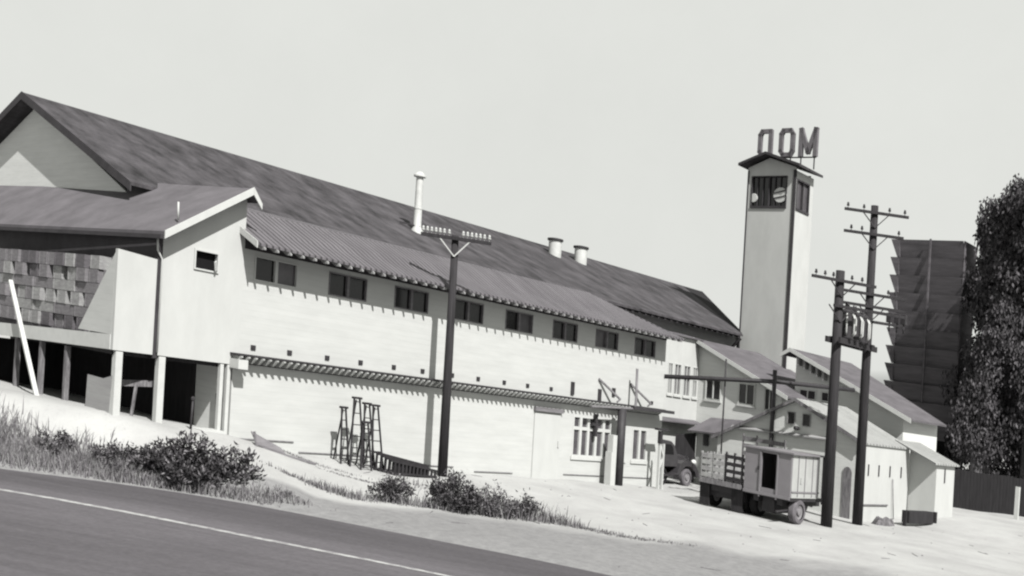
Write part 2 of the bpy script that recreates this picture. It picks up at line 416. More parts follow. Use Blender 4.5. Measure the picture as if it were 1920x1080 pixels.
for u in (.6, 1.8, 3.12, 4.37, 5.69, 6.9, 8.22, 9.44, 10.73, 11.95, 13.24, 19.6):
    q = MB(); q.box(u-.075, u+.075, -.03, -.003, -.41, -.28)
    q.quad((u-.055, -.034, -.39), (u+.055, -.034, -.39), (u+.055, -.034, -.30), (u-.055, -.034, -.30))
    q.build('wall_vent', 'iron', ph)
for u, z0, z1 in ((14.45, -.45, .02), (16.1, -.75, -.1), (16.98, -.3, .02)):
    q = MB(); q.box(u-.09, u+.09, -.05, -.003, z0, z1); q.build('wall_hatch', 'iron', ph)
# sloped braces above the canopy
for u in (16.0, 18.05):
    q = MB(); q.beam((u, -.03, .28), (u+.95, -.38, -.38), .07); q.beam((u+.95, -.38, -.38), (u+.75, -.38, -.5), .05); q.build('brace', 'weathered', ph)
# canopy ledge with its brackets
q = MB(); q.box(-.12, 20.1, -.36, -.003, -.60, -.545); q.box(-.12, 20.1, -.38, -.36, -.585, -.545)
q.box(-.05, 20.1, -.012, -.003, -.82, -.601)  # dark strip on the wall, painted shade behind the brackets
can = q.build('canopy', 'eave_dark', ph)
for i in range(88):
    u = 0+i*.228; q = MB(); q.slab([(u-.03, -.43, -.603), (u-.03, -.43, -.64), (u-.03, -.2, -.79), (u-.03, -.013, -.79), (u-.03, -.013, -.603)], (.06, 0, 0))
    q.build('bracket', 'tail_white', can)
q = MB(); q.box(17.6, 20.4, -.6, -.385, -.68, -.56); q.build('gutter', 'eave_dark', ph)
q = MB(); q.box(-.12, .18, -.45, -.003, -.95, -.7); q.build('corner_block', 'white_trim', ph)
q = MB(); q.box(12.35, 13.9, -.12, -.003, -1.18, -1.04); q.build('door_track', 'grey_board', ph)
q = MB(); q.box(12.4, 13.85, -.045, -.003, -3.6, -1.25); q.box(13.72, 13.78, -.09, -.045, -2.42, -2.2); q.build('sliding_door', 'white_plain', ph)
# pipe work at the right end
q = MB(); q.tube([(15.0, -.5, -.78), (16.4, -.5, -.72), (17.6, -.5, -.68), (17.78, -.5, -.6), (17.85, -.48, -.4), (17.85, -.45, .9)], .05)
q.build('bent_pipe', 'weathered', ph)
q = MB(); q.tube([(16.95, -.5, -4.0), (16.95, -.5, -.72)], .17); q.build('standpipe', 'iron', ph)
q = MB(); q.box(16.35, 16.6, -.6, -.35, -4.0, -1.75); q.box(16.27, 16.345, -.62, -.33, -4.0, -2.4); q.build('meter_cupboard', 'white_trim', ph)
q = MB(); q.beam((15.85, -.1, -1.05), (15.85, -.1, -1.9), .12); q.beam((15.6, -.1, -1.45), (16.1, -.1, -1.45), .1); q.build('lamp_bracket', 'iron', ph)
# base boards, faint stains where the dirt meets the wall
q = MB()
for a, c, z in ((.1, 2.1, -2.82), (2.3, 4.9, -3.1), (6.2, 8.5, -3.3), (9.5, 11.4, -3.42), (14.2, 19.8, -3.38)): q.box(a, c, -.03, -.003, z-.03, z)
q.build('base_board', 'weathered', ph)
# side roof (lower, corrugated)
def sz(v): return 2.36+(v+.8)*.452
q = MB(); q.slab([(.0, -.82, sz(-.82)), (20.55, -.82, sz(-.82)), (19.35, 0, sz(0)), (.0, 0, sz(0))], (0, 0, .07))
q.slab([(.17, 0, sz(0)), (19.35, 0, sz(0)), (17.0, 1.5, sz(1.5)+.16), (.17, 1.5, sz(1.5))], (0, 0, .07))
q.slab([(20.55, -.82, sz(-.82)), (20.75, 4.3, sz(-.82)), (17.0, 4.3, sz(1.5)+.16), (17.0, 1.502, sz(1.5)+.16)], (0, 0, .06))
q.slab([(.17, 1.503, sz(1.5)), (16.98, 1.503, sz(1.5)+.16), (16.98, 4.4, 3.93), (.17, 4.4, 3.9)], (0, 0, .06))
side = q.build('side_roof', 'roof_side', ph)
q = MB(); q.slab([(.02, -.80, sz(-.8)-.005), (20.4, -.80, sz(-.8)-.005), (19.3, -.004, sz(0)-.005), (.02, -.004, sz(0)-.005)], (0, 0, .004)); q.box(.02, 20.42, -.016, -.004, 2.27, 2.66); q.build('shade_soffit', 'eave_dark', side)  # dark sheet and frieze added so gaps between rafter tails read as shade
for i in range(49):
    u = .22+i*.417
    q = MB(); q.slab([(u-.028, -.88, sz(-.88)-.006), (u-.028, -.88, sz(-.88)-.06), (u-.028, -.7, sz(-.7)-.14), (u-.028, -.017, sz(-.017)-.14), (u-.028, -.017, sz(-.017)-.03)], (.056, 0, 0))
    q.build('rafter_tail', 'grey_gable', side)
q = MB(); q.slab([(-.03, -.86, 2.28), (-.03, 0.0, 2.66), (-.03, 0, 2.84), (-.03, -.86, 2.46)], (.028, 0, 0)); q.build('bargeboard', 'white_trim', side)
# ---- wing with its front gable
q = MB()
q.wall(-.02, 'u', -2.22, .16, -.87, 1.95, [(-1.3, -.66, 1.5, 1.95)], .14)
q.slab([(-2.22, -.02, 1.95), (.16, -.02, 1.95), (.16, -.02, 3.54), (.05, -.02, 3.66), (-2.22, -.02, 2.2)], (0, .14, 0))
q.box(.13, .16, .12, 4.2, -.87, 3.45)
q.build('wing_wall', 'white_plain', ph)
q = MB(); q.box(-2.34, -2.22, -.02, 14, -.95, 2.2); q.build('wing_side_wall', 'eave_dark', ph)  # coloured near black, standing in for shade between the crates
f = MB(); f.box(-1.34, -1.3, -.06, .1, 1.46, 2.0); f.box(-.66, -.62, -.06, .1, 1.46, 2.0); f.box(-1.3, -.66, -.06, .1, 1.46, 1.5); f.box(-1.3, -.66, -.06, .1, 1.95, 2.0)
fo = f.build('window', 'white_trim', ph)
p = MB(); p.quad((-1.3, .09, 1.5), (-.66, .09, 1.5), (-.66, .09, 1.95), (-1.3, .09, 1.95)); p.build('pane', 'void', fo)
p = MB(); p.beam((-.72, -.1, 1.52), (-.79, -.16, 1.75), .03, .14); p.build('shutter', 'white_trim', fo)
q = MB()
q.slab([(-2.4, -.42, 2.14), (0.06, -.42, 3.76), (.06, 15, 4.36), (-2.75, 15, 2.13)], (0, 0, .09))
q.slab([(0.061, -.42, 3.76), (.28, -.42, 3.5), (.28, 4, 3.6), (.061, 4, 3.95)], (0, 0, .09))
wr = q.build('wing_roof', 'roof_wing', ph)
q = MB(); q.slab([(-2.43, -.425, 2.04), (.06, -.425, 3.68), (.06, -.425, 3.88), (-2.43, -.425, 2.24)], (0, -.04, 0)); q.slab([(.065, -.425, 3.68), (.34, -.425, 3.34), (.34, -.425, 3.50), (.065, -.425, 3.88)], (0, -.04, 0))
q.build('bargeboard', 'white_trim', wr)
q = MB(); q.slab([(-2.52, -.4, 2.03), (-2.42, -.4, 2.03), (-2.77, 15, 2.02), (-2.87, 15, 2.02)], (0, 0, .1)); q.build('gutter', 'eave_dark', wr)
q = MB(); q.tube([(-1.95, -.2, 2.6), (-1.97, -.2, 3.05)], .025, 6); q.build('vent_pipe', 'white_trim', wr)
q = MB(); q.tube([(-2.42, -.1, 2.05), (-2.4, -.1, 1.75), (-2.25, -.06, 1.55), (-2.25, -.06, -.8)], .025, 8); q.build('downpipe', 'white_trim', ph)
# screen wall in front of the crate deck, its lapped triangular return
q = MB(); q.slab([(-3.4, -.02, -.87), (-2.35, -.02, -.87), (-2.35, -.02, 1.52), (-3.4, -.02, 1.6)], (0, .12, 0)); q.build('screen_wall', 'white_plain', ph)
q = MB(); q.slab([(-3.4, .11, -.5), (-3.4, 1.85, -.5), (-3.4, .11, 1.5)], (.08, 0, 0)); q.build('screen_return', 'white_siding', ph)
q = MB(); q.slab([(-3.42, .11, -.87), (-3.42, 14, -1.3), (-3.42, 14, -.96), (-3.42, .11, -.5)], (.06, 0, 0)); q.build('deck_fascia', 'white_trim', ph)
q = MB(); q.box(-3.36, -2.43, .11, 14, -.98, -.88); q.box(-2.43, -.02, .15, 14, -.98, -.88); q.build('deck_floor', 'dark_wood', ph)  # dark floor colour stands for the shade under the deck
for v, px in ((.1, -3.22), (.1, -2.07)):
    q = MB(); q.box(px-.09, px+.09, -.02, .16, -2.9, -.89); q.build('deck_post', 'white_trim', ph)
for px in (-.33, -.12):
    q = MB(); q.box(px-.05, px+.05, -.02, .1, -2.95, -.89); q.build('deck_post', 'white_trim', ph)
for v in (2.57, 4.07, 5.61, 7.2, 8.8):
    q = MB(); q.box(-3.36, -3.24, v-.06, v+.06, -2.8, -1.0); q.build('deck_post', 'weathered', ph)
q = MB(); q.box(-.05, -.003, 1.7, 14, -3.2, -.99); q.box(-12, -.05, 9.5, 9.6, -3.2, -1.25); q.build('shade_side_wall', 'dark_wood', ph)  # shade painted as near-black walls; the rear one is added to darken the underside
q = MB(); q.box(-.05, -.003, .15, 1.69, -3.2, -.99); q.build('sunlit_wall_end', 'grey_gable_w', ph)  # end of the same wall, coloured pale where sun reaches it
# ---- main hall
RP = (6.78-3.72)/(11.57-4.0)
q = MB()
q.slab([(-.6, 4.4, 3.3), (-.6, 11.57, 6.55), (-.6, 19, 3.5), (-.6, 19, -.9), (-.6, 4.4, -.9)], (.12, 0, 0)); q.build('gable_wall', 'grey_gable_w', ph)
q = MB(); q.box(12, 40.5, 4.7, 4.85, -3.7, 3.8); q.box(40.4, 40.6, 4.85, 18.5, -3.7, 3.6); q.build('hall_wall', 'grey_gable', ph)
q = MB()
def rz(v): return 3.72+(v-4.0)*RP
q.slab([(-1.1, 4.0, rz(4)), (33.4, 4.0, rz(4)), (39.0, 11.57, rz(11.57)), (-1.1, 11.57, rz(11.57))], (0, 0, .1))
q.slab([(-1.1, 11.572, rz(11.57)), (41.3, 11.572, rz(11.57)), (41.3, 19.4, 3.62), (-1.1, 19.4, 3.62)], (0, 0, .1))
main = q.build('main_roof', 'roof_main', ph)
q = MB(); q.slab([(33.42, 4.0, rz(4)), (34.6, 4.9, rz(4.9)), (41.3, 11.57, rz(11.57)), (39.02, 11.57, rz(11.57))], (0, 0, .09)); q.build('dark_roof_strip', 'roof_dark', main)  # darker strip along the slanting right end of the roof
q = MB(); q.slab([(-1.14, 3.9, rz(3.9)-.14), (-1.14, 11.57, rz(11.57)-.14), (-1.14, 11.57, rz(11.57)+.12), (-1.14, 3.9, rz(3.9)+.12)], (.037, 0, 0))
q.slab([(-1.14, 11.57, rz(11.57)-.14), (-1.14, 19.4, 3.5), (-1.14, 19.4, 3.74), (-1.14, 11.571, rz(11.57)+.12)], (.037, 0, 0)); q.build('bargeboard', 'eave_dark', main)
for i in range(24):
    u = 20.9+i*.53; q = MB(); q.slab([(u-.05, 4.05, rz(4.05)-.003), (u+.05, 4.05, rz(4.05)-.003), (u+.05, 4.697, rz(4.7)-.003), (u-.05, 4.697, rz(4.7)-.003)], (0, 0, -.14)); q.build('rafter_tail', 'eave_dark', main)
q = MB(); q.beam((33.3, 4.05, 3.6), (33.3, 4.7, 2.9), .12); q.build('eave_bracket', 'eave_dark', main)
zf = rz(7.15)
q = MB(); q.lathe((12.85, 7.15, zf-.1), (0, 0, 1), [(.24, 0), (.24, .25), (.16, .4), (.16, 1.1), (.175, 1.1), (.175, 1.16), (.155, 1.16), (.145, 2.2), (.145, 2.38), (.25, 2.4), (.25, 2.46), (.2, 2.5), (.1, 2.6), (0.01, 2.62)])
q.build('flue_pipe', 'galv', main)
q = MB(); q.beam((12.3, 7.6, rz(7.6)+.2), (12.85, 7.0, rz(7.0)+.35), .06); q.build('flue_brace', 'iron', main)
for u in (24.86, 26.95):
    z0 = rz(10)
    q = MB(); q.lathe((u, 10, z0-.15), (0, 0, 1), [(.33, 0), (.33, .93), (.345, .93), (.345, .95)], 24); st = q.build('vent_stack', 'galv', main)
    q = MB(); q.lathe((u, 10, z0+.81), (0, 0, 1), [(.4, 0), (.41, .05), (.4, .1), (.22, .13), (.02, .15)], 24); st2 = q.build('cap', 'iron', st)
# rear annex wall and gabled extension between hall and yard
an = thing('annex', 'white annex with tall sash windows and grey roof between long house and tower', 'building', (28, 3.17, -3.7))
q = MB(); AW = [(25.38, 25.78, .12, 1.62), (25.92, 26.5, .12, 1.62), (26.72, 27.3, .12, 1.62), (27.5, 27.92, .12, 1.62)]
q.wall(3.17, 'u', 20.5, 28.0, -4, 2.9, AW, .12); q.box(27.7, 28.0, 3.34, 4.6, -4, 2.9); q.build('wall', 'white_plain', an)
for a, c, z0, z1 in AW:
    f = MB(); f.box(a, a+.05, 3.15, 3.26, z0, z1); f.box(c-.05, c, 3.15, 3.26, z0, z1); f.box(a+.05, c-.05, 3.15, 3.26, z0, z0+.06); f.box(a+.05, c-.05, 3.15, 3.26, z1-.06, z1)
    f.box((a+c)/2-.02, (a+c)/2+.02, 3.16, 3.25, z0+.06, z1-.06); f.box(a+.05, c-.05, 3.155, 3.26, .95, 1.03); f.box(a-.04, c+.04, 3.1, 3.167, z0-.08, z0)
    fo = f.build('window', 'white_trim', an); p = MB(); p.quad((a, 3.24, z0), (c, 3.24, z0), (c, 3.24, z1), (a, 3.24, z1)); p.build('pane', 'glass_grey', fo)
q = MB(); q.slab([(20.6, 3.0, 2.9), (28.1, 3.0, 2.9), (28.1, 4.69, 3.15), (20.6, 4.69, 3.15)], (0, 0, .06)); q.build('flat_roof', 'roof_grey', an)
q = MB(); q.slab([(22, 2.6, -1.14), (27.9, 2.6, -1.14), (27.9, 3.16, -1.0), (22, 3.16, -1.0)], (0, 0, .05)); q.build('door_hood', 'roof_grey', an)
q = MB(); q.slab([(28.0, 3.17, -4), (28, -1.3, -4), (28, -1.3, .78), (28, 3.17, 2.72)], (.15, 0, 0)); q.box(28.15, 34, -1.3, -1.15, -4, .8); q.build('gable_wall', 'grey_gable_w', an)
q = MB(); q.slab([(27.6, -1.75, .72), (34.6, -1.75, .72), (34.6, 3.3, 2.9), (27.6, 3.3, 2.9)], (0, 0, .09)); ro = q.build('gable_roof', 'roof_grey', an)
q = MB(); q.slab([(27.56, -1.8, .62), (27.56, 3.3, 2.84), (27.56, 3.3, 3.02), (27.56, -1.8, .82)], (.037, 0, 0)); q.build('bargeboard', 'white_trim', ro)
for v0, v1, z0, z1 in ((1.9, 2.65, .22, 1.08), (.1, .85, .22, 1.1), (-.95, -.5, .1, 1.0)):
    f = MB(); f.box(27.94, 27.997, v0-.06, v0, z0-.06, z1); f.box(27.94, 27.997, v1, v1+.06, z0-.06, z1); f.box(27.94, 27.997, v0-.06, v1+.06, z1, z1+.06); f.box(27.9, 27.997, v0-.1, v1+.1, z0-.16, z0-.06); f.box(27.94, 27.997, (v0+v1)/2-.025, (v0+v1)/2+.025, z0, z1)
    fo = f.build('window', 'white_trim', an); p = MB(); p.quad((27.98, v0, z0), (27.98, v1, z0), (27.98, v1, z1), (27.98, v0, z1)); p.build('pane', 'glass_dark', fo)
# ------------------------------------------------------------------ second gable building (right)
g2 = thing('gable_shed', 'white shed with a half gable and grey roof behind the two right hand poles', 'building', (30, -3.5, -3.5))
q = MB(); q.slab([(30, -.9, -4), (30, -6.15, -4), (30, -6.15, .55), (30, -.9, 2.9)], (.15, 0, 0)); q.box(30.15, 34, -6.15, -6.0, -4, .58); q.box(30.15, 36, -.95, -.9, -4, 2.9); q.build('wall', 'grey_gable_w', g2)
q = MB(); q.slab([(29.55, -6.6, .5), (33.9, -6.6, .5), (36.2, -.78, 3.02), (29.55, -.78, 3.02)], (0, 0, .09)); q.slab([(29.55, -.778, 3.02), (36, -.778, 3.02), (36, -.3, 2.75), (29.55, -.3, 2.75)], (0, 0, .09))
ro = q.build('roof', 'roof_grey', g2)
q = MB(); q.slab([(29.51, -6.65, .4), (29.51, -.78, 2.94), (29.51, -.78, 3.13), (29.51, -6.65, .6)], (.037, 0, 0)); q.slab([(29.51, -.776, 2.94), (29.51, -.28, 2.64), (29.51, -.28, 2.82), (29.51, -.776, 3.13)], (.037, 0, 0)); q.build('bargeboard', 'white_trim', ro)
for i in range(5):
    v = -1.15-i*.32; q = MB(); q.slab([(29.6, v, 2.93+(v+.78)*.433), (29.997, v, 2.93+(v+.78)*.433), (29.997, v-.07, 2.93+(v+.78)*.433), (29.6, v-.07, 2.93+(v+.78)*.433)], (0, 0, -.42)); q.build('lookout', 'grey_gable', ro)
for v0, v1, z0, z1 in ((-1.95, -1.2, .88, 1.24), (-2.95, -2.3, .88, 1.24)):
    f = MB(); f.box(29.95, 29.997, v0-.05, v0, z0-.05, z1+.05); f.box(29.95, 29.997, v1, v1+.05, z0-.05, z1+.05); f.box(29.95, 29.997, v0, v1, z1, z1+.05); f.box(29.95, 29.997, v0, v1, z0-.05, z0); f.box(29.95, 29.997, (v0+v1)/2-.03, (v0+v1)/2+.03, z0, z1)
    fo = f.build('window', 'white_trim', g2); p = MB(); p.quad((29.98, v0, z0), (29.98, v1, z0), (29.98, v1, z1), (29.98, v0, z1)); p.build('pane', 'glass_dark', fo)
# ------------------------------------------------------------------ front shed with tin roof
sh = thing('tin_roof_shed', 'grey gabled shed with two attic windows and bright tin roof behind the trucks', 'building', (24, -4, -3.7))
q = MB(); q.slab([(24, -.5, -4), (24, -7.0, -4), (24, -7.0, -.72), (24, -4.12, .6), (24, -.5, -1.32)], (.12, 0, 0)); q.box(24.12, 27.9, -.65, -.5, -4, -1.4); q.build('gable_wall', 'grey_gable_w', sh)
q = MB(); q.box(24.0, 28.55, -7.05, -6.93, -4, -.68); q.build('side_wall', 'white_plain', sh)
q = MB(); q.slab([(23.8, -7.12, -.72), (28.6, -7.12, -.72), (28.6, -4.12, .64), (23.8, -4.12, .64)], (0, 0, .07)); q.slab([(23.8, -4.118, .64), (27.9, -4.118, .64), (27.9, -.32, -1.46), (23.8, -.32, -1.46)], (0, 0, .07)); ro = q.build('roof', 'roof_tin', sh)
q = MB(); q.slab([(23.77, -7.14, -.8), (23.77, -4.12, .58), (23.77, -4.12, .72), (23.77, -7.14, -.64)], (.027, 0, 0)); q.slab([(23.77, -4.118, .58), (23.77, -.3, -1.54), (23.77, -.3, -1.4), (23.77, -4.118, .72)], (.027, 0, 0)); q.build('bargeboard', 'weathered', ro)
for v0, v1 in ((-4.06, -3.76), (-4.74, -4.44)):
    f = MB(); f.box(23.95, 23.997, v0-.03, v0, -.35, .14); f.box(23.95, 23.997, v1, v1+.03, -.35, .14); f.box(23.95, 23.997, v0, v1, .11, .14); f.box(23.95, 23.997, v0, v1, -.38, -.35)
    fo = f.build('window', 'grey_gable', sh); p = MB(); p.quad((23.98, v0, -.35), (23.98, v1, -.35), (23.98, v1, .11), (23.98, v0, .11)); p.build('pane', 'glass_dark', fo)
q = MB(); q.lathe((23.9, -4.25, -.5), (-1, 0, 0), [(.09, 0), (.09, .2), (.05, .25)], 10); q.build('gable_lamp', 'iron', sh)
q = MB(); q.slab([(23.82, -1.2, -.92), (23.82, -5.9, -.78), (23.99, -5.9, -.7), (23.99, -1.2, -.84)], (0, 0, .05)); q.build('door_hood', 'grey_gable', sh)
pr = [(-6.25, -3.8), (-6.62, -3.8), (-6.62, -2.0)]+[(-6.435-.185*math.cos(t*math.pi/6), -2.0+.28*math.sin(t*math.pi/6)) for t in range(6, 0, -1)][::-1]
pr = [(-6.25, -3.8), (-6.25, -1.95)]+[(-6.435+.185*math.cos(t*math.pi/8), -1.95+.25*math.sin(t*math.pi/8)) for t in range(1, 8)]+[(-6.62, -1.95), (-6.62, -3.8)]
q = MB(); q.slab([(23.97, a, z) for a, z in pr], (.027, 0, 0)); q.build('arched_door', 'weathered', sh)
for u in (24.5, 25.5, 26.6, 27.75):
    q = MB(); q.box(u-.035, u+.035, -7.08, -7.052, -1.93, -1.48); q.build('slot_vent', 'iron', sh)
q = MB(); q.box(24.1, 26.5, -7.1, -7.052, -3.1, -3.05); q.tube([(27.0, -7.15, -3.7), (26.85, -7.1, -2.0)], .02, 6); q.build('wall_rail', 'weathered', sh)
lt = thing('low_lean_to', 'low white lean to with pale sloping roof at right end of the trucks shed', 'building', (28.6, -7.8, -3.4))
q = MB(); q.slab([(28.61, -7.06, -4), (28.61, -8.2, -4), (28.61, -8.2, -1.1), (28.61, -7.06, -.72)], (.1, 0, 0)); q.box(28.71, 30.7, -8.2, -8.1, -4, -1.12); q.build('wall', 'white_plain', lt)
q = MB(); q.slab([(28.1, -8.35, -1.16), (30.85, -8.35, -1.16), (30.85, -6.6, -.45), (28.1, -6.6, -.45)][::1], (0, 0, .07)); q.build('roof', 'roof_tin', lt)
q = MB(); q.box(29.5, 29.58, -8.23, -8.203, -1.9, -1.3); q.build('slot_vent', 'iron', lt)
hs = thing('small_hip_shed', 'small shed with a grey hipped roof beside the dark truck', 'building', (25.3, .6, -3.7))
q = MB(); q.box(25.5, 27.8, -.28, 1.5, -4, -1.3); q.build('wall', 'white_plain', hs)
q = MB(); q.slab([(25.1, -.34, -1.33), (25.1, 1.75, -1.42), (26.4, 1.35, -.72), (26.4, -.34, -.62)], (0, 0, .06)); q.slab([(26.402, -.34, -.62), (26.402, 1.35, -.72), (27.95, 1.35, -.72), (27.95, -.34, -.62)], (0, 0, .06)); q.slab([(25.1, 1.752, -1.42), (27.95, 1.9, -1.42), (27.95, 1.352, -.72), (26.4, 1.352, -.72)], (0, 0, .06)); q.build('roof', 'roof_grey', hs)
q = MB(); q.box(25.44, 25.497, .85, 1.12, -1.95, -1.45); q.build('window', 'glass_dark', hs)
q = MB(); q.slab([(25.45, 1.5, -4), (25.0, 2.3, -4), (25.0, 2.3, -1.65), (25.45, 1.5, -1.45)], (.05, .04, 0)); q.build('door', 'dark_wood', hs)
# ------------------------------------------------------------------ tower
tw = thing('lookout_tower', 'tall narrow tower with a glazed lookout room and small gable roof', 'tower', (35, 3.2, -3.7))
q = MB()
q.wall(34, 'v', 1.8, 4.55, -3.7, 12.75, [(2.22, 4.3, 10.68, 12.3)], .12)
q.slab([(34, 1.8, 12.75), (34, 4.55, 12.75), (34, 3.3, 13.25)], (.15, 0, 0)); q.box(34.15, 36.05, 4.42, 4.55, -3.7, 12.75); q.box(35.95, 36.05, 1.95, 4.42, -3.7, 12.75)
q.build('side_wall', 'tower_side', tw)
q = MB(); q.wall(1.79, 'u', 34.0, 36.05, -3.7, 12.6, [(34.18, 35.62, 10.62, 12.2)], .12); q.build('front_wall', 'white_plain', tw)
q = MB(); q.box(33.97, 34.06, 1.74, 1.787, -3.7, 12.6); q.box(33.95, 33.997, 1.74, 1.86, -3.7, 12.6); q.box(33.955, 33.997, 4.48, 4.55, -3.7, 12.6); q.build('corner_board', 'eave_dark', tw)
f = MB()
for v in (2.22, 3.23, 4.24): f.box(33.96, 34.08, v, v+.06, 10.7, 12.3)
f.box(33.94, 34.08, 2.22, 4.3, 10.6, 10.72); f.box(33.96, 34.08, 2.28, 4.24, 12.24, 12.3)
for k in range(1, 3):
    f.box(34.0, 34.06, 2.28+k*.32, 2.31+k*.32, 10.72, 12.24); f.box(34.0, 34.06, 3.29+k*.32, 3.32+k*.32, 10.72, 12.24)
fo = f.build('window', 'eave_dark', tw)
p = MB(); p.quad((34.09, 2.2, 10.7), (34.09, 4.3, 10.7), (34.09, 4.3, 12.3), (34.09, 2.2, 12.3)); p.build('pane', 'glass_dark', fo)
f = MB()
for u in (34.18, 34.87, 35.56): f.box(u, u+.06, 1.76, 1.87, 10.66, 12.2)
f.box(34.18, 35.62, 1.74, 1.87, 10.56, 10.68); f.box(34.24, 35.56, 1.76, 1.87, 12.12, 12.2)
fo = f.build('window', 'eave_dark', tw)
p = MB(); p.quad((34.18, 1.88, 10.6), (35.62, 1.88, 10.6), (35.62, 1.88, 12.2), (34.18, 1.88, 12.2)); p.build('pane', 'glass_grey', fo)
# pale round reflector seen through the lookout glass
q = MB(); q.lathe((33.985, 2.6, 11.3), (1, 0, 0), [(.38, 0), (.4, .03), (.3, .05)], 24); q.build('round_dial', 'galv', tw)
for zz in (11.15, 11.42):
    q = MB(); q.beam((33.975, 2.25, zz+.12), (33.975, 2.95, zz-.03), .05, .05); q.build('dial_bar', 'iron', tw)
q = MB(); q.lathe((33.985, 4.15, 11.15), (1, 0, 0), [(.22, 0), (.24, .03), (.2, .05)], 20); q.build('round_dial', 'galv', tw)
q = MB(); q.slab([(33.5, 1.35, 12.68), (36.2, 1.35, 12.68), (36.2, 3.32, 13.35), (33.5, 3.32, 13.35)], (0, 0, .13)); q.slab([(33.5, 3.322, 13.35), (36.2, 3.322, 13.35), (36.2, 4.9, 12.78), (33.5, 4.9, 12.78)], (0, 0, .13)); q.build('roof', 'eave_dark', tw)
# roof letters, seen from their back (the word reads from the other side)
sg = thing('roof_letters', 'weathered grey open letters seen from behind on top of the tower roof', 'sign', (34.6, 2.7, 13.2))
def letter(paths, w_=.13):
    q = MB()
    for pth in paths:
        for (a, z), (c, y) in zip(pth, pth[1:]): 
            d = Vector((c-a, y-z)).normalized()*w_*.45
            q.beam((34.6, a-d.x, z-d.y), (34.6, c+d.x, y+d.y), .1 if 0 else .22, w_, up=(1, 0, 0))
    q.build('letter', 'sign_grey', sg)
def mir(c, wd, z0, z1, kind):
    L_, R_ = c+wd/2, c-wd/2           # image left is +v
    if kind == 'D': letter([[(R_, z0), (R_, z1), (L_-.12, z1), (L_, z1-.2), (L_, z0+.2), (L_-.12, z0), (R_, z0)]], .17)
    if kind == 'O': letter([[(R_+.1, z0), (R_, z0+.2), (R_, z1-.2), (R_+.12, z1), (L_-.12, z1), (L_, z1-.2), (L_, z0+.2), (L_-.12, z0), (R_+.1, z0)]], .17)
    if kind == 'M': letter([[(L_, z0), (L_, z1), (c, z0+.15), (R_, z1), (R_, z0)]], .19)
mir(3.96, .62, 13.55, 14.83, 'D'); mir(2.7, .66, 13.55, 14.83, 'O'); mir(1.47, .82, 13.5, 14.83, 'M')
q = MB()
for v in (4.2, 3.7, 2.95, 2.45, 1.85, 1.1): q.beam((34.6, v, 12.75), (34.6, v, 13.5), .05)
q.beam((34.6, 4.3, 13.42), (34.6, 1.0, 13.38), .06); q.build('letter_frame', 'iron', sg)
# ------------------------------------------------------------------ cooling tower
ct = thing('cooling_tower', 'tall dark wooden cooling tower of eleven louvred tiers behind the right hand shed', 'tower', (50.5, .8, -3.7))
VL, VR = 2.78, -1.25
q = MB(); q.box(50.1, 52.2, VR+.1, VL-.1, -3.7, 12.0); q.build('core', 'void', ct)
tiers = 11; zt = 12.05; dz = 1.12
for i in range(tiers):
    z1 = zt-i*dz; z0 = z1-dz*.97; o = .46
    q = MB()
    q.slab([(50.1, VR, z0), (50.1, VL, z0), (50.1-o*.5, VL+.0, z1), (50.1-o*.5, VR, z1)], (.05, 0, 0))
    q.slab([(49.95, VL-.1, z0), (49.95, VL+.06, z0), (49.88, VL+o, z1), (49.88, VL-.1, z1)], (2.25, 0, 0))
    q.slab([(50.1, VR, z0), (52.2, VR, z0), (52.2, VR-.1, z1), (50.1-o*.5, VR-.1, z1)], (0, .05, 0))
    q.build('louvre_tier', 'louvre', ct)
q = MB(); q.box(49.68, 49.77, .63, .73, 2.0, 12.1); q.build('centre_post', 'louvre', ct)
for v in (VL-.3, 1.3, .1, VR+.3):
    q = MB(); q.box(49.78, 50.02, v-.12, v+.12, -3.7, 0.2); q.build('leg', 'shade_dark_wood', ct)
# ------------------------------------------------------------------ utility poles
def pole(label, u, v, top, r0, r1, arms, lean=(0, 0)):
    zg = G(u, v)
    t = thing('utility_pole', label, 'utility pole', (u, v, zg), 'wooden utility poles')
    q = MB(); q.tube([(u, v, zg-.3), (u+lean[0]*.5, v+lean[1]*.5, (zg+top)/2), (u+lean[0], v+lean[1], top)], [r0, (r0+r1)/2, r1], 12); q.build('pole', 'pole_wood', t)
    for z, du0, dv0, du1, dv1, ins, brace in arms:
        fr = (z-zg)/(top-zg); cu, cv = u+lean[0]*fr, v+lean[1]*fr
        dirv = Vector((du1-du0, dv1-dv0, 0)).normalized(); nrm = Vector((-dirv.y, dirv.x, 0))*-(r1+.045)
        if nrm.y > 0: nrm = -nrm
        a = Vector((cu+du0, cv+dv0, z))+nrm; c = Vector((cu+du1, cv+dv1, z))+nrm
        q = MB(); q.beam(a, c, .08, .1); ar = q.build('crossarm', 'pole_wood', t)
        if brace:
            for s in (-1, 1):
                p0 = Vector((cu, cv, z))+dirv*(s*.5)+nrm*1.1; p1 = Vector((cu, cv, z-.55))+nrm*.9
                q = MB(); q.beam(p0, p1, .03, .035); q.build('brace', brace, ar)
        for k in ins:
            p = a.lerp(c, k)+Vector((0, 0, .06)); q = MB(); q.lathe(p, (0, 0, 1), [(.012, 0), (.012, .05), (.05, .06), (.055, .10), (.035, .12), (.045, .14), (.03, .19), (.005, .2)], 8); q.build('insulator', 'insulator' if brace == 'galv' else 'iron', ar)
    return t
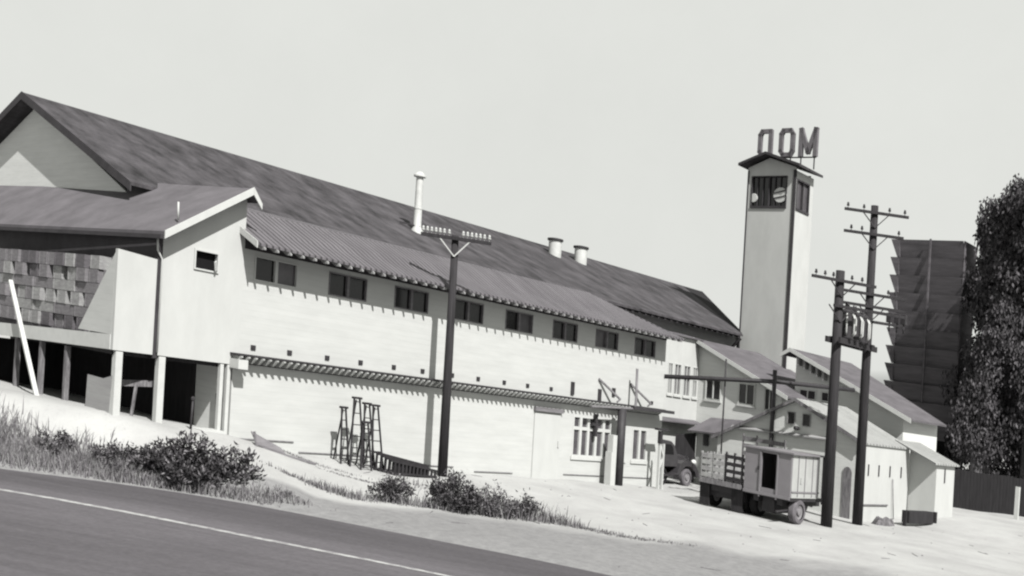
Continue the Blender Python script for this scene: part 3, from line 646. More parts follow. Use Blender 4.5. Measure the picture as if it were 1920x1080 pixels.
# image-right in site terms is (Ux,-Vx..): arms run across the view
def acr(a, yaw=0):   # across-view offset in metres -> (du,dv)
    th = yaw; x, y = a*math.cos(th), a*math.sin(th)
    return x*Ux+y*Uy, x*Vx+y*Vy
p1u, p1v = UV(-1.97, 32.6)
arm = (3.84, *acr(-1.05, -.02), *acr(1.12, -.02), [.03, .09, .15, .21, .27, .33, .40, .60, .66, .72, .78, .84, .9, .97], 'galv')
pole('dark wooden pole with a single crossarm of white insulators standing before the long wall', p1u, p1v, 3.95, .16, .11, [arm])
a2u, a2v = UV(11.24, 37.0)
pole('shorter of the two right hand poles, nearest the box trailer, carrying a long sloping crossarm', a2u, a2v, 5.25, .2, .15,
     [(4.88, *acr(-1.2, .25), *acr(1.3, .25), [.06, .2, .33, .62, .78], 'iron'), (4.0, *acr(-.3, .25), *acr(2.5, .25), [], 'iron')])
a3u, a3v = UV(13.07, 39.28)
pole('tall pole with two crossarms at its top, standing before the white shed corner', a3u, a3v, 8.15, .19, .13,
     [(7.86, *acr(-1.15, -.02), *acr(1.2, -.02), [.05, .3, .7, .94], 'iron'), (7.06, *acr(-1.12, -.05), *acr(1.05, -.05), [.12, .3, .92], 'iron'),
      (4.85, *acr(-1.4, .12), *acr(1.3, .12), [.75, .85], 'iron'), (4.4, *acr(-1.2, .12), *acr(1.3, .12), [], 'iron'), (3.85, *acr(.1, .12), *acr(1.25, .12), [], None)])
# fuse boxes hanging on the arms of the tall pole
for k, off in enumerate((.62, .92, 1.18)):
    du, dv = acr(off, .12)
    q = MB(); q.box(a3u+du-.1, a3u+du+.1, a3v+dv-.28, a3v+dv-.1, 3.93, 4.28); q.tube([(a3u+du, a3v+dv-.19, 3.6), (a3u+du, a3v+dv-.19, 3.93)], .03, 6)
    q.build('fuse_box', 'iron', at=(a3u+du, a3v+dv, 3.93), label=['inner hanging fuse box next to the tall pole on the right', 'middle of the three fuse boxes hanging from the tall pole crossarm', 'outermost fuse box at the end of the tall pole crossarm'][k], cat='fuse box', group='fuse boxes on the pole arm')
# transformer platform between the two poles
pf = thing('transformer_platform', 'timber platform bolted between the two right hand poles under the transformers', 'platform', (a2u, a2v, 2.8))
A_ = Vector((a2u, a2v, 0)); B_ = Vector((a3u, a3v, 0)); D_ = (B_-A_).normalized()
for s in (-.24, .24):
    n = Vector((-D_.y, D_.x, 0))*s
    q = MB(); q.beam(A_-D_*.35+n+Vector((0, 0, 2.82)), B_+D_*.3+n+Vector((0, 0, 2.86)), .08, .2); q.build('beam', 'pole_wood', pf)
q = MB(); 
for k in range(5):
    c = A_.lerp(B_, .14+k*.18)+Vector((0, 0, 2.95)); n = Vector((-D_.y, D_.x, 0))
    q.beam(c-n*.4, c+n*.4, .22, .05)
q.build('planks', 'pole_wood', pf)
for k in range(3):
    c = A_.lerp(B_, .28+k*.24); q = MB(); q.lathe((c.x, c.y, 3.0), (0, 0, 1), [(.25, 0), (.25, .85), (.27, .87), (.27, .93), (.2, 1.0), (.02, 1.04)], 14)
    t = q.build('transformer', 'iron', at=(c.x, c.y, 3.0), label=['left', 'middle', 'right'][k]+' one of three grey finned transformers on the pole platform', cat='transformer', group='transformers on the platform')
    for j in range(7):
        an_ = j*math.pi*2/7; e = Vector((math.cos(an_), math.sin(an_), 0)); pts = [c+e*.25+Vector((0, 0, 3.1)), c+e*.33+Vector((0, 0, 3.2)), c+e*.33+Vector((0, 0, 3.7)), c+e*.25+Vector((0, 0, 3.85))]
        q = MB(); q.tube([tuple(p) for p in pts], .028, 6); q.build('cooling_fin', 'galv', t)
    for j in (-1, 1):
        q = MB(); q.lathe((c.x+D_.x*.1*j, c.y+D_.y*.1*j, 4.02), (0, 0, 1), [(.04, 0), (.06, .05), (.03, .1), (.05, .14), (.02, .22)], 8); q.build('bushing', 'iron', t)
# overhead pipe across the alley, with its posts
op = thing('overhead_pipe', 'dark overhead pipe crossing in front of the annex windows on two posts', 'pipe', (22.6, -3.2, -3.7))
q = MB(); q.tube([(20.42, .0, .80), (24, -3.15, 1.28), (29.9, -6.9, 1.55)][:2]+[(26.5, -5.4, 1.42)], .09, 8); q.build('pipe', 'iron', op)
q = MB(); q.tube([(22.5, -1.6, -3.7), (22.5, -1.6, 1.9)], .035, 8); q.build('post', 'iron', op)
q = MB(); q.tube([(23.9, -3.1, -3.7), (23.9, -3.1, 1.75)], .09, 8); q.build('post', 'iron', op)
# small sign post at the corner of the long house
st = thing('corner_post', 'white braced post with a dark flat cap at the right corner of the long house', 'post', (19.55, -.7, -3.7))
q = MB(); q.box(19.28, 19.36, -.75, -.65, -3.8, -1.4); q.box(19.54, 19.62, -.75, -.65, -3.8, -1.9); q.beam((19.32, -.7, -1.9), (19.58, -.7, -2.4), .07); q.beam((19.32, -.7, -2.9), (19.58, -.7, -2.5), .07); q.build('post', 'white_trim', st)
q = MB(); q.box(19.05, 19.75, -.8, -.6, -1.38, -1.3); q.box(19.25, 19.4, -.77, -.63, -1.9, -1.4); q.build('cap', 'iron', st)
# ------------------------------------------------------------------ crates stacked on the deck
def crate(at, ln, ht, wd, m, label):
    u, v, z = at
    q = MB(); th = .012
    q.box(u, u+wd, v, v+ln, z, z+ht)
    for s in (0, 1):      # end cleats and lid strips
        q.box(u-.015, u-.001, v+s*(ln-.05), v+.05+s*(ln-.05), z+.005, z+ht-.005)
    return q.build('citrus_crate', m, at=at, label=label, cat='crate', group='wooden crates stacked on the deck')
rows = [('e', .36), ('l', .29), ('e', .36), ('l', .29), ('e', .36), ('e', .36)]
z = -.86; rnd = random.Random(3)
for ri, (kd, ht) in enumerate([('l', .29)]+rows):
    v = .25+rnd.random()*.15
    while v < 9.2:
        ln = .5 if kd == 'e' else 1.25
        gap = rnd.choice([.05, .1, .16, .24, .32]) if kd == 'e' else .02
        if kd == 'e' and rnd.random() < .06: v += ln; continue
        crate((-2.98-rnd.random()*.12, v, z), ln, ht-.012, .5, rnd.choice(['crate_a', 'crate_a', 'crate_b', 'crate_c']),
              'wooden crate stood on end in the crate stack on the shaded deck' if kd == 'e' else 'wooden crate laid lengthwise in the crate stack on the shaded deck')
        v += ln+gap
    z += ht
# things under and beside the deck
q = MB(); q.beam((-3.95, 2.75, G(-3.95, 2.75)-.05), (-3.52, 5.8, .5), .11, .07)
q.build('leaning_plank', 'white_trim', at=(-3.95, 2.75, G(-3.95, 2.75)), label='long white plank leaning against the crate deck at far left', cat='plank')
q = MB(); q.slab([(-3.4, 1.25, -2.6), (-3.32, .2, -2.65), (-3.32, .08, -1.5), (-3.35, .5, -1.62), (-3.4, 1.2, -1.6)], (.03, 0, 0)); q.build('plywood_sheet', 'grey_gable', at=(-3.2, .7, -2.5), label='pale torn board standing under the deck behind the left post', cat='board')
q = MB(); q.beam((-2.9, .9, -1.72), (-1.9, .5, -1.62), .1, .16); q.beam((-2.4, .6, -1.7), (-2.55, .5, -2.55), .06); q.beam((-1.95, .5, -1.7), (-1.85, .6, -2.5), .06); q.beam((-2.8, .9, -1.7), (-2.85, 1.0, -2.5), .06)
q.build('saw_bench', 'weathered', at=(-2.4, .6, -2.5), label='rough timber trestle in the dark between the two deck posts', cat='trestle')
q = MB(); q.tube([(-1.3, -.25, G(-1.3, -.25)), (-1.28, -.25, G(-1.3, -.25)+.75)], .03, 6); q.lathe((-1.28, -.25, G(-1.3, -.25)+.75), (0, 0, 1), [(.05, 0), (.06, .06), (.01, .1)], 8)
q.build('standpipe_tap', 'iron', at=(-1.3, -.25, G(-1.3, -.25)), label='thin dark standpipe in front of the right deck opening', cat='tap')
q = MB(); q.box(-1.0, -.3, -.3, .3, -2.72, -2.64); q.box(-.95, -.85, -.25, .25, -2.95, -2.72); q.box(-.45, -.35, -.25, .25, -2.95, -2.72); q.build('low_bench', 'white_trim', at=(-.65, 0, -2.95), label='low white slab on blocks at the foot of the corner posts', cat='bench')
q = MB(); q.beam((-.18, .25, -2.9), (-.22, .3, -1.7), .05, .09); q.beam((-.22, .3, -2.9), (-.1, .3, -1.8), .04, .05); q.build('leaning_timber', 'dark_wood', at=(-.2, .25, -2.9), label='dark timber propped upright beside the corner posts', cat='timber')
# ------------------------------------------------------------------ orchard ladders
def ladder(label, u, v, hgt, w0, w1, lean, splay, dark='pole_wood'):
    zg = G(u, v)-.02
    t = thing('orchard_ladder', label, 'ladder', (u, v, zg), 'tripod ladders by the wall')
    tu, tv = u+lean, v+splay
    for s in (-1, 1):
        q = MB(); q.beam((u+s*w0/2, v, G(u+s*w0/2, v)-.02), (tu+s*w1/2, tv, zg+hgt), .036, .045); q.build('rail', dark, t)
    n = 6
    for k in range(n):
        f = (k+.7)/n; c = Vector((u, v, zg)).lerp(Vector((tu, tv, zg+hgt)), f); ww = w0+(w1-w0)*f
        q = MB(); q.beam(c-Vector((ww/2, 0, 0)), c+Vector((ww/2, 0, 0)), .05, .025); q.build('rung', dark, t)
    q = MB(); q.box(tu-w1/2-.05, tu+w1/2+.05, tv-.06, tv+.06, zg+hgt-.02, zg+hgt+.04); q.build('top_cap', dark, t)
    q = MB(); q.beam((tu, tv+.03, zg+hgt-.05), (u+lean+.05, v+splay+.4, G(u, v+.4)), .032); q.build('tripod_pole', dark, t)
ladder('tallest orchard ladder, left of the three standing together', 3.5, -1.15, 1.95, .5, .2, .08, .25)
ladder('middle of three tall orchard ladders leaning at the long white wall', 3.92, -1.2, 1.85, .42, .18, -.0, .25)
ladder('right hand orchard ladder above the heap of lying ladders', 4.33, -1.1, 1.83, .42, .18, -.0, .25)
ladder('thin orchard ladder at the far left of the ladder group', 3.22, -.95, 1.6, .28, .14, .02, .2)
ladder('short orchard ladder in front of the tallest ladder', 3.6, -1.45, 1.35, .4, .18, .05, .2)
for k in range(5):
    v0 = -1.3-.07*k; zb = G(5, v0)
    t = thing('lying_ladder', 'dark orchard ladder laid on its side in the heap against the white wall', 'ladder', (5, v0, zb), 'ladders lying in the heap')
    L0, L1 = 4.0+.1*k, 6.15-.06*k+(.35 if k == 4 else 0)
    for z0, z1 in ((.04, .04), (.52-.03*k, .3-.02*k)):
        q = MB(); q.beam((L0, v0, G(L0, v0)+z0), (L1, v0, G(L1, v0)+z1), .05, .06); q.build('rail', 'dark_wood', t)
    for j in range(12):
        f = (j+.5+.13*k)/12.6; u = L0+(L1-L0)*f; q = MB(); q.beam((u, v0, G(u, v0)+.04), (u+.02, v0, G(u, v0)+.52-.03*k-.2*f), .04, .06); q.build('rung', 'dark_wood', t)
q = MB(); zz = G(.8, -.7); q.slab([(.35, -.8, G(.35, -.8)+.03), (1.15, -1.0, G(1.15, -1)+.0), (1.2, -.7, G(1.2, -.7)+.06), (.35, -.5, G(.35, -.5)+.25)], (.0, 0, .04)); q.beam((.35, -.8, zz), (.32, -.7, zz+.42), .05); q.beam((.5, -.8, zz+.02), (1.9, -1.35, G(1.9, -1.35)+.04), .05)
q.build('broken_boards', 'grey_board', at=(.8, -.7, zz), label='grey broken boards lying on the slope at the left end of the white wall', cat='boards')
# ------------------------------------------------------------------ vehicles
def wheel(parent, c, r, wd, side=-1, tyre='tyre'):
    q = MB(); q.lathe(c, (0, side, 0), [(r*.62, 0), (r*.9, 0), (r, wd*.2), (r, wd*.8), (r*.9, wd), (r*.62, wd)], 24, False); t = q.build('wheel', tyre, parent)
    q = MB(); q.lathe((c[0], c[1], c[2]), (0, side, 0), [(r*.61, wd*.1), (r*.61, wd*.85), (r*.5, wd*.8), (r*.3, wd*.7), (r*.28, wd*.95), (r*.1, wd*1.02)], 20); q.build('rim', 'rim', t)
def prof(pts, v0, v1, inset=0.0):
    q = MB(); a = [q.P((u, v0, z)) for u, z in pts]; m0 = [q.P((u, v0+inset, z)) for u, z in pts]
    return q
def extr(q, pts, v0, v1, bev=.08):
    cu = sum(p[0] for p in pts)/len(pts); cz = sum(p[1] for p in pts)/len(pts)
    def ring(v, k): return [q.P((cu+(u-cu)*k, v, cz+(z-cz)*k)) for u, z in pts]
    R = [ring(v0, 1-bev*1.4), ring(v0+(v1-v0)*.04, 1-bev*.5), ring(v0+(v1-v0)*.1, 1), ring(v1-(v1-v0)*.1, 1), ring(v1-(v1-v0)*.04, 1-bev*.5), ring(v1, 1-bev*1.4)]
    n = len(pts); q.face(R[0][::-1]); q.face(R[-1])
    for a, c in zip(R, R[1:]):
        for j in range(n): q.face([a[j], a[(j+1) % n], c[(j+1) % n], c[j]], True)
    return q
# dark truck in the alley, nose to the right
gz = -3.72
ta = thing('dark_truck', 'dark rounded old truck nosing out from behind the white corner', 'truck', (22, 1, gz))
q = MB(); extr(q, [(20.0, -2.95), (20.0, -2.2), (20.35, -1.86), (21.0, -1.8), (21.6, -1.84), (21.85, -2.0), (22.12, -2.42), (22.15, -2.95)], .35, 1.85, .05); q.build('cab', 'truck_dark', ta)
q = MB(); q.slab([(21.1, .335, -2.4), (21.75, .335, -2.4), (21.68, .345, -2.08), (21.5, .345, -1.98), (21.1, .345, -1.98)], (0, .02, 0)); q.build('window', 'void', ta)
q = MB(); q.slab([(21.88, .5, -2.02), (21.88, 1.7, -2.02), (22.1, 1.7, -2.4), (22.1, .5, -2.4)], (.03, 0, 0.02)); q.build('windscreen', 'glass_grey', ta)
q = MB(); extr(q, [(22.0, -3.2), (22.0, -2.38), (22.9, -2.42), (23.45, -2.5), (23.6, -2.75), (23.62, -3.2)], .62, 1.58, .12); q.build('hood', 'truck_dark', ta)
for v0, v1 in ((.2, .66), (1.54, 1.98)):
    fp = [(21.9, -3.15), (22.1, -2.75), (22.4, -2.62), (22.9, -2.62), (23.3, -2.78), (23.58, -3.1), (23.6, -3.3), (23.4, -3.3), (23.25, -3.05), (22.9, -2.85), (22.5, -2.85), (22.2, -3.05), (22.1, -3.3), (21.6, -3.3), (21.6, -3.22), (21.85, -3.2)]
    q = MB(); q.slab([(u, v0, z) for u, z in fp], (0, v1-v0, 0)); q.build('fender', 'truck_dark', ta)
    q = MB(); q.lathe((23.42, (v0+v1)/2, -2.68), (1, 0, 0), [(.04, -.1), (.12, 0), (.13, .06), (.11, .08), (.03, .1)], 14); q.build('headlight', 'galv', ta)
q = MB(); q.box(23.72, 23.78, .3, 1.9, -3.25, -3.1); q.beam((23.5, .7, -3.2), (23.74, .7, -3.2), .06); q.beam((23.5, 1.5, -3.2), (23.74, 1.5, -3.2), .06); q.build('bumper', 'rim', ta)
q = MB(); q.box(20.0, 23.3, .7, 1.5, -3.32, -3.2); q.build('chassis', 'iron', ta)
q = MB(); q.box(20.6, 22.0, .2, .4, -3.3, -3.22); q.build('running_board', 'iron', ta)
wheel(ta, (22.72, .42, gz+.38), .38, .2, -1, 'tyre_dusty'); wheel(ta, (22.72, 1.78, gz+.38), .38, .2, 1); wheel(ta, (20.9, .5, gz+.4), .4, .22, -1); wheel(ta, (20.9, 1.7, gz+.4), .4, .22, 1)
for o_ in [ta]: o_.location += Vector((.2*Ux, .2*Uy, SH*.2*Ux))
# stake bed truck
gz = -3.72
tb = thing('stake_truck', 'flatbed truck with pale slatted stake racks parked beside the box trailer', 'truck', (18.5, -5, gz))
q = MB(); q.box(17, 20.2, -5.75, -4.05, -2.83, -2.7); q.box(16.97, 17.0, -5.75, -4.05, -2.86, -2.68); q.build('flatbed', 'weathered', tb)
def rack(name, u0, v0, u1, v1, z0, z1, n, posts, m, sw):
    q = MB(); a = Vector((u0, v0, 0)); c = Vector((u1, v1, 0))
    for k in range(n):
        z = z0+(z1-z0)*(k+.5)/n; q.beam(a+Vector((0, 0, z)), c+Vector((0, 0, z)), .025, sw)
    d = (c-a).normalized(); nn = Vector((-d.y, d.x, 0))*.03
    for k in range(posts):
        p = a.lerp(c, k/(posts-1)); q.beam(p+nn+Vector((0, 0, z0-.1)), p+nn+Vector((0, 0, z1+.03)), .08, .03, up=tuple(d))
    q.build(name, m, tb)
rack('stake_rack', 17.05, -4.08, 17.05, -4.5, -2.68, -1.78, 4, 3, 'rack_paint', .15)
rack('stake_rack', 17.05, -4.56, 17.05, -5.0, -2.68, -1.74, 4, 3, 'rack_paint', .15)
rack('stake_rack', 17.05, -5.06, 17.05, -5.72, -2.68, -1.66, 4, 3, 'dark_wood', .13)
rack('stake_rack', 17.1, -4.07, 20.1, -4.07, -2.68, -1.78, 4, 6, 'rack_paint', .14)
rack('stake_rack', 17.1, -5.73, 20.1, -5.73, -2.68, -1.7, 4, 6, 'weathered', .14)
rack('headboard', 20.1, -3.95, 20.1, -5.7, -2.68, -1.0, 6, 4, 'weathered', .16)
q = MB(); q.box(17.2, 21.4, -5.4, -4.45, -3.1, -2.84); q.build('chassis', 'iron', tb)
q = MB(); q.box(17.15, 17.2, -4.4, -4.0, -3.66, -2.84); q.box(17.15, 17.2, -5.75, -5.3, -3.66, -2.84); q.build('mud_flap', 'dark_wood', tb)
q = MB(); q.box(17.35, 19.6, -5.72, -4.1, -3.3, -2.845); q.build('dark_under_fill', 'iron', tb)  # dark block added to close the light gaps beneath the bed
q = MB(); extr(q, [(20.3, -2.9), (20.3, -1.75), (20.6, -1.55), (21.2, -1.58), (21.45, -2.1), (22.3, -2.2), (22.4, -2.9)], -5.6, -4.2, .05); q.build('cab', 'truck_dark', tb)
for uu in (17.9, 21.8):
    for vv, sd in ((-5.5, -1), (-4.3, 1)): wheel(tb, (uu, vv, gz+.45), .45, .24, sd)
# box trailer
tc = thing('box_trailer', 'grey box trailer with an open dark doorway in its end and one wheel showing', 'trailer', (18, -6.7, gz))
q = MB(); q.wall(17.0, 'v', -7.62, -5.85, -2.8, -1.33, [(-7.08, -6.5, -2.62, -1.42)], .06, False); q.box(17.1, 19.1, -5.91, -5.85, -2.8, -1.33); q.box(19.04, 19.1, -7.5, -5.92, -2.8, -1.33); q.build('end_wall', 'van_grey', tc)
q = MB(); q.box(17.1, 19.1, -7.62, -7.57, -2.8, -1.33); q.box(17.7, 17.78, -7.65, -7.62, -2.3, -2.1); q.build('side_wall', 'van_light', tc)
q = MB()
for u in (17.5, 18.0, 18.55, 18.9): q.box(u, u+.03, -7.64, -7.621, -2.75, -1.36)
q.box(17.1, 19.1, -7.645, -7.621, -2.62, -2.57); q.build('side_batten', 'van_grey', tc)
q = MB(); q.box(16.93, 19.55, -7.72, -5.78, -1.325, -1.27); q.build('roof', 'van_grey', tc)
q = MB(); q.box(19.4, 19.48, -7.66, -7.58, -3.0, -1.33); q.build('frame_post', 'iron', tc)
q = MB(); q.box(17.0, 19.6, -7.6, -5.9, -2.92, -2.805); q.box(17.1, 19.9, -7.3, -7.1, -3.12, -2.92); q.box(17.1, 19.9, -6.4, -6.2, -3.12, -2.92); q.box(17.3, 18.4, -6.9, -6.45, -3.45, -2.93); q.build('chassis', 'iron', tc)
q = MB(); q.box(16.96, 16.999, -6.49, -6.44, -2.95, -1.4); q.box(16.96, 16.999, -7.14, -7.09, -2.95, -1.4); q.box(16.95, 16.999, -7.62, -5.85, -2.88, -2.78); q.build('door_frame', 'van_grey', tc)
q = MB(); q.box(16.96, 16.999, -6.42, -6.36, -2.05, -1.92); q.build('door_latch', 'iron', tc)
wheel(tc, (17.8, -7.36, gz+.44), .44, .26, -1, 'tyre_dusty'); wheel(tc, (17.8, -6.15, gz+.44), .44, .26, 1)
q = MB(); q.beam((19.5, -6.8, -3.0), (20.3, -6.8, -3.2), .1); q.beam((16.6, -7.35, -3.3), (17.5, -7.35, -3.25), .06); q.build('drawbar', 'iron', tc)
# ------------------------------------------------------------------ bits in the yard on the right
bz = G(26.5, -8.6)
tr = thing('feed_trough', 'long dark trough on legs against the white shed at right', 'trough', (27.0, -8.3, bz))
q = MB(); q.slab([(25.6, -8.35, bz+.12), (27.6, -8.55, bz+.12), (27.6, -8.25, bz+.12), (25.6, -8.05, bz+.12)], (0, 0, .48)); q.build('trough_box', 'dark_wood', tr)
for u, v in ((25.52, -8.2), (28.0, -8.47), (27.68, -8.42)):
    q = MB(); q.box(u-.06, u+.06, v-.06, v+.06, bz-.05, bz+.6); q.build('leg', 'dark_wood', tr)
q = MB(); c = (24.6, -7.75); n = 14
ring0 = [q.P((c[0]+.75*math.cos(k*6.283/n)*(1+.15*math.sin(k*3)), c[1]+.4*math.sin(k*6.283/n), G(*c)-.05)) for k in range(n)]
ring1 = [q.P((c[0]+.45*math.cos(k*6.283/n), c[1]+.25*math.sin(k*6.283/n)*(1+.2*math.cos(k*2)), G(*c)+.26+.05*math.sin(k*2.3))) for k in range(n)]
for k in range(n): q.face([ring0[k], ring0[(k+1) % n], ring1[(k+1) % n], ring1[k]])
q.face(ring1); q.build('refuse_heap', 'bark', at=(c[0], c[1], G(*c)), label='dark low heap of refuse on the ground by the foot of the tall pole', cat='heap')
fx, fy = UV(21.2, 51.5), UV(29.5, 54)
fe = thing('board_fence', 'dark board fence under the trees at the right edge of the yard', 'fence', (*fx, G(*fx)))
rnd = random.Random(5)
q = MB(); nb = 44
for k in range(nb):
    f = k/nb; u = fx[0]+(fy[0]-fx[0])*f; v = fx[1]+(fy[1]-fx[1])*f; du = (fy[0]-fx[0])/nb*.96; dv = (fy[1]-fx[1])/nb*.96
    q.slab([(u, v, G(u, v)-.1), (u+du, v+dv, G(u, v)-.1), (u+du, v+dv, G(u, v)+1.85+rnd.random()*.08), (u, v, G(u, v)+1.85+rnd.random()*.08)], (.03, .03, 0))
q.build('boards', 'shade_dark_wood', fe)
gu, gv = UV(24.05, 49.9); gzz = G(gu, gv)
q = MB(); q.beam((gu, gv, gzz-.1), (gu+.06, gv, gzz+1.55), .18, .14); q.build('white_post', 'white_trim', at=(gu, gv, gzz), label='stout white post at the right edge in front of the dark fence', cat='post')
# ------------------------------------------------------------------ vegetation
def leafq(q, p, L, wd, d, rnd):
    d = d.normalized(); s = d.cross(Vector((rnd.uniform(-1, 1), rnd.uniform(-1, 1), rnd.uniform(-1, 1)))).normalized()*wd
    a = q.P(tuple(p)); b_ = q.P(tuple(p+d*L*.5+s)); c = q.P(tuple(p+d*L)); e = q.P(tuple(p+d*L*.5-s)); q.face([a, b_, c, e])
def bush(label, x, y, rx, ry, h, n, seed, L=.14, pale=.25, name='bush'):
    rnd = random.Random(seed); u, v = UV(x, y); zg = G(u, v)
    t = thing(name, label, name, (u, v, zg), 'bushes along the road')
    qs = [MB(), MB(), MB()]; st = MB()
    ns = max(10, int(n/45))
    for k in range(ns):
        a = rnd.uniform(0, 6.283); rr = math.sqrt(rnd.random()); bx, by = x+rx*rr*.55*math.cos(a), y+ry*rr*.55*math.sin(a)
        bu, bv = UV(bx, by); b0 = Vector((bu, bv, G(bu, bv)-.03)); hh = h*(1-.65*rr*rr)*rnd.uniform(.7, 1.15)
        ou, ov = UV(x+rx*rr*math.cos(a)*1.05, y+ry*rr*math.sin(a)*1.05); tip = Vector((ou, ov, b0.z+hh))
        mid = b0.lerp(tip, .5)+Vector((rnd.uniform(-.08, .08), rnd.uniform(-.08, .08), .08))
        st.tube([tuple(b0), tuple(mid), tuple(tip)], [.012, .009, .004], 4, False)
        for j in range(int(n/ns)):
            f = rnd.random()**.7; p = (b0.lerp(mid, f*2) if f < .5 else mid.lerp(tip, f*2-1))+Vector((rnd.gauss(0, .07), rnd.gauss(0, .07), rnd.gauss(0, .05)))
            if p.z < b0.z: p.z = b0.z+.02
            d = Vector((rnd.uniform(-1, 1), rnd.uniform(-1, 1), rnd.uniform(-.2, 1.3)))
            k2 = rnd.random(); q = qs[2] if k2 < pale*.5 else qs[1] if k2 < pale*.5+.35 else qs[0]
            leafq(q, p, L*rnd.uniform(.6, 1.2), L*.17, d, rnd)
    st.build('stems', 'bark', t)
    for q, m in zip(qs, ('leaf_dark', 'leaf_mid', 'leaf_pale')):
        if q.f: q.build('leaves', m, t, fix=False)
bush('big dark leafy bush on the road bank at left, below the deck posts', -7.35, 24.35, 1.15, .75, 1.05, 3800, 1, .15, .35)
bush('loose straggling bush at the right edge of the big roadside bush', -6.25, 24.75, .6, .5, .62, 700, 2, .15, .5)
bush('small round bush left of the dark pole', -2.85, 26.9, .66, .5, .68, 1500, 3, .11, .25)
bush('dark leafy bush at the foot of the dark pole', -1.3, 26.9, .75, .5, .98, 2800, 4, .12, .3)
bush('greyer shrub to the right of the bush at the pole foot', -.35, 27.25, .8, .5, .8, 2000, 5, .09, .7)
bush('small upright weed clump at the right end of the bushes by the pole', .55, 27.5, .34, .3, .8, 700, 6, .11, .25)
bush('thin grey scrub between the tall dry grass and the big roadside bush', -8.95, 24.4, .7, .4, .6, 1100, 7, .12, .6)
bush('pale low scrub at the near left road edge in the dry grass', -10.3, 24.35, .6, .4, .55, 700, 8, .12, .9)
def grass(name, label, pts, n, seed, hh, mats, wid=.012):
    rnd = random.Random(seed); qs = [MB() for _ in mats]
    for k in range(n):
        x, y, sx, sy, s = rnd.choice(pts); x += rnd.gauss(0, sx); y += rnd.gauss(0, sy)
        if y < smooth(EDGE, x)+.12: continue
        u, v = UV(x, y); z = G(u, v)-.02; h = hh*s*rnd.uniform(.35, 1.15); lu, lv = rnd.gauss(0, .25)*h, rnd.gauss(0, .25)*h
        q = rnd.choice(qs); a = rnd.uniform(0, 3.14); du, dv = wid*math.cos(a), wid*math.sin(a)
        i = [q.P((u-du, v-dv, z)), q.P((u+du, v+dv, z)), q.P((u+lu*.4+du*.7, v+lv*.4+dv*.7, z+h*.6)), q.P((u+lu*.4-du*.7, v+lv*.4-dv*.7, z+h*.6)), q.P((u+lu, v+lv, z+h))]
        q.face([i[0], i[1], i[2], i[3]]); q.face([i[3], i[2], i[4]])
    M_ = MB(); off = 0
    for k, q in enumerate(qs):
        for f in q.f: M_.f.append([j+off for j in f]); M_.mi.append(k); M_.sm.append(False)
        M_.v += q.v; off += len(q.v)
    return M_.build(name, list(mats), at=(*UV(pts[0][0], pts[0][1]), -3.7), label=label, cat='grass', kind='stuff', fix=False)
gp = [(-12.4+.35*k, 24.15+.12*math.sin(k), .3, .28, 1.0-.035*k) for k in range(14)]+[(-16+.4*k, 24.2, .4, .4, 1) for k in range(9)]
grass('tall_dry_grass', 'tall pale dry grass along the road bank at far left', gp, 7500, 11, .52, ('dry_grass', 'dry_grass_dark', 'leaf_pale'))
grass('bush_grass', 'dry grass under the big roadside bush', [(-8.9, 24.15, .35, .2, .7), (-7.8, 24.0, .5, .15, .55), (-6.9, 24.0, .5, .15, .5), (-6.0, 24.0, .5, .2, .35), (-5.2, 24.1, .4, .15, .2)], 3000, 12, .6, ('dry_grass_dark', 'leaf_mid', 'dry_grass'))
grass('yard_grass', 'low weeds in the strip between yard and road', [(-4.9, 26.4, .5, .08, .25), (-4.0, 26.5, .5, .12, .4), (-2.2, 26.7, .6, .15, .5), (-.8, 27.2, .6, .2, .8), (.3, 27.5, .5, .25, .9), (1.2, 27.4, .4, .15, .5), (2.2, 27.3, .6, .1, .2), (3.4, 27.1, .7, .1, .15), (-1.5, 30.0, .8, .3, .3), (-5.5, 29.0, .7, .06, .15), (-4, 28.6, .6, .05, .12)], 4200, 13, .55, ('dry_grass_dark', 'leaf_mid', 'dry_grass'))
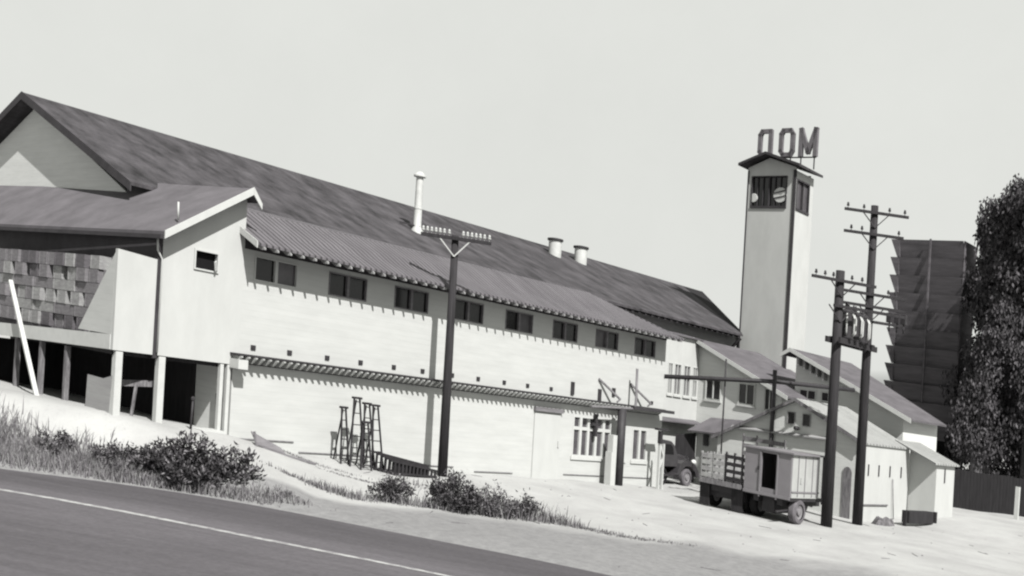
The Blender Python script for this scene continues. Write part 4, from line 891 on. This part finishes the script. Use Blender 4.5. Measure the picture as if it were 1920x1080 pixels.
def tree(label, x, y, htop, r0, lean, seed, nclump, spread, low, leaves, L=.5, tap=.75):
    rnd = random.Random(seed); u, v = UV(x, y); zg = G(u, v)
    t = thing('eucalyptus_tree', label, 'tree', (u, v, zg), 'eucalyptus trees at the right edge')
    q = MB(); lx, ly = lean
    def at(f): return Vector((*UV(x+lx*f+.25*math.sin(f*5+seed), y+ly*f), zg+htop*f))
    q.tube([tuple(at(f)-Vector((0, 0, .2 if f == 0 else 0))) for f in (0, .15, .35, .55, .75, .92)], [r0*1.25, r0, r0*.8, r0*.6, r0*.35, r0*.12], 10)
    cl = []
    for k in range(nclump):
        f = low+(1-low)*rnd.random()**.85; a = rnd.uniform(0, 6.283); rad = spread*(1.1-f*tap)*rnd.uniform(.35, 1.1)
        b0 = at(max(.1, f-.12)); du, dv = rad*math.cos(a), rad*math.sin(a)
        e = at(f)+Vector((du, dv, rnd.uniform(-.2, .8)))
        if rnd.random() < .5: q.tube([tuple(b0), tuple(b0.lerp(e, .5)+Vector((0, 0, .3))), tuple(e)], [r0*.25, r0*.16, .03], 5, False)
        cl.append((e, rnd.uniform(.6, 1.25)*(.7+.5*(1-f))))
    q.build('trunk', 'bark', t)
    qa, qb = MB(), MB()
    for e, s in cl:
        tone = rnd.random()
        for j in range(int(leaves/nclump)):
            d = Vector((rnd.gauss(0, 1), rnd.gauss(0, 1), rnd.gauss(0, .8))); d = d.normalized()*rnd.random()**.5*s
            p = e+Vector((d.x, d.y, d.z*1.1-.3*s*rnd.random()))
            leafq(qb if rnd.random() < .2+.4*tone else qa, p, L*rnd.uniform(.5, 1.2), L*.2, Vector((rnd.gauss(0, .35), rnd.gauss(0, .35), -1)), rnd)
    qa.build('crown', 'tree_leaf', t, fix=False); qb.build('crown', 'tree_leaf_pale', t, fix=False)
tree('leaning eucalyptus with pale bark strips just right of the cooling tower', 25.0, 57.0, 10.6, .34, (.9, 0), 21, 46, .9, .2, 12000, .27)
tree('tallest eucalyptus filling the right edge of the view', 28.6, 57.5, 17.6, .55, (-.2, 0), 22, 190, 2.5, .22, 56000, .31, .35)
tree('slender eucalyptus between the leaning one and the tallest', 26.9, 59.5, 16.8, .36, (.3, 0), 23, 100, 1.6, .4, 26000, .28, .5)
tree('dark eucalyptus standing behind the others beyond the board fence', 28.6, 64, 16.5, .5, (.3, 0), 24, 90, 2.4, .05, 26000, .33)
tree('bushy eucalyptus beyond the tallest one, partly out of view', 32.5, 60, 19, .5, (.2, 0), 25, 110, 4.0, .05, 22000, .4)
tree('low dense eucalyptus at the far right behind the white post', 29.0, 60.5, 9, .3, (.2, 0), 26, 80, 3.0, .0, 20000, .36)
# loose stones, twigs and clods on the bare dirt
rnd = random.Random(31); q = MB()
for k in range(230):
    x = rnd.uniform(-8, 22); y = rnd.uniform(22, 42)
    if y < smooth(EDGE, x)+.25: continue
    u, v = UV(x, y)
    if -.3 < v and 0 < u < 21 or v > -.2: continue
    z = G(u, v); r_ = rnd.uniform(.015, .05)
    if rnd.random() < .3:
        a = rnd.uniform(0, 3.14); L_ = rnd.uniform(.15, .5); q.beam((u, v, z+.006), (u+L_*math.cos(a), v+L_*math.sin(a), G(u+L_*math.cos(a), v+L_*math.sin(a))+.015), .012, .012)
    else:
        b0 = [q.P((u+r_*math.cos(t)*rnd.uniform(.7, 1.3), v+r_*math.sin(t)*rnd.uniform(.7, 1.3), z-.01)) for t in (0, 1.26, 2.5, 3.77, 5)]
        tp = q.P((u, v, z+r_*rnd.uniform(.5, .9)))
        for j in range(5): q.face([b0[j], b0[(j+1) % 5], tp])
q.build('stones', 'weathered', at=(0, -4, -3.7), label='loose stones, clods and twigs scattered over the pale yard dirt', cat='stones', kind='stuff')
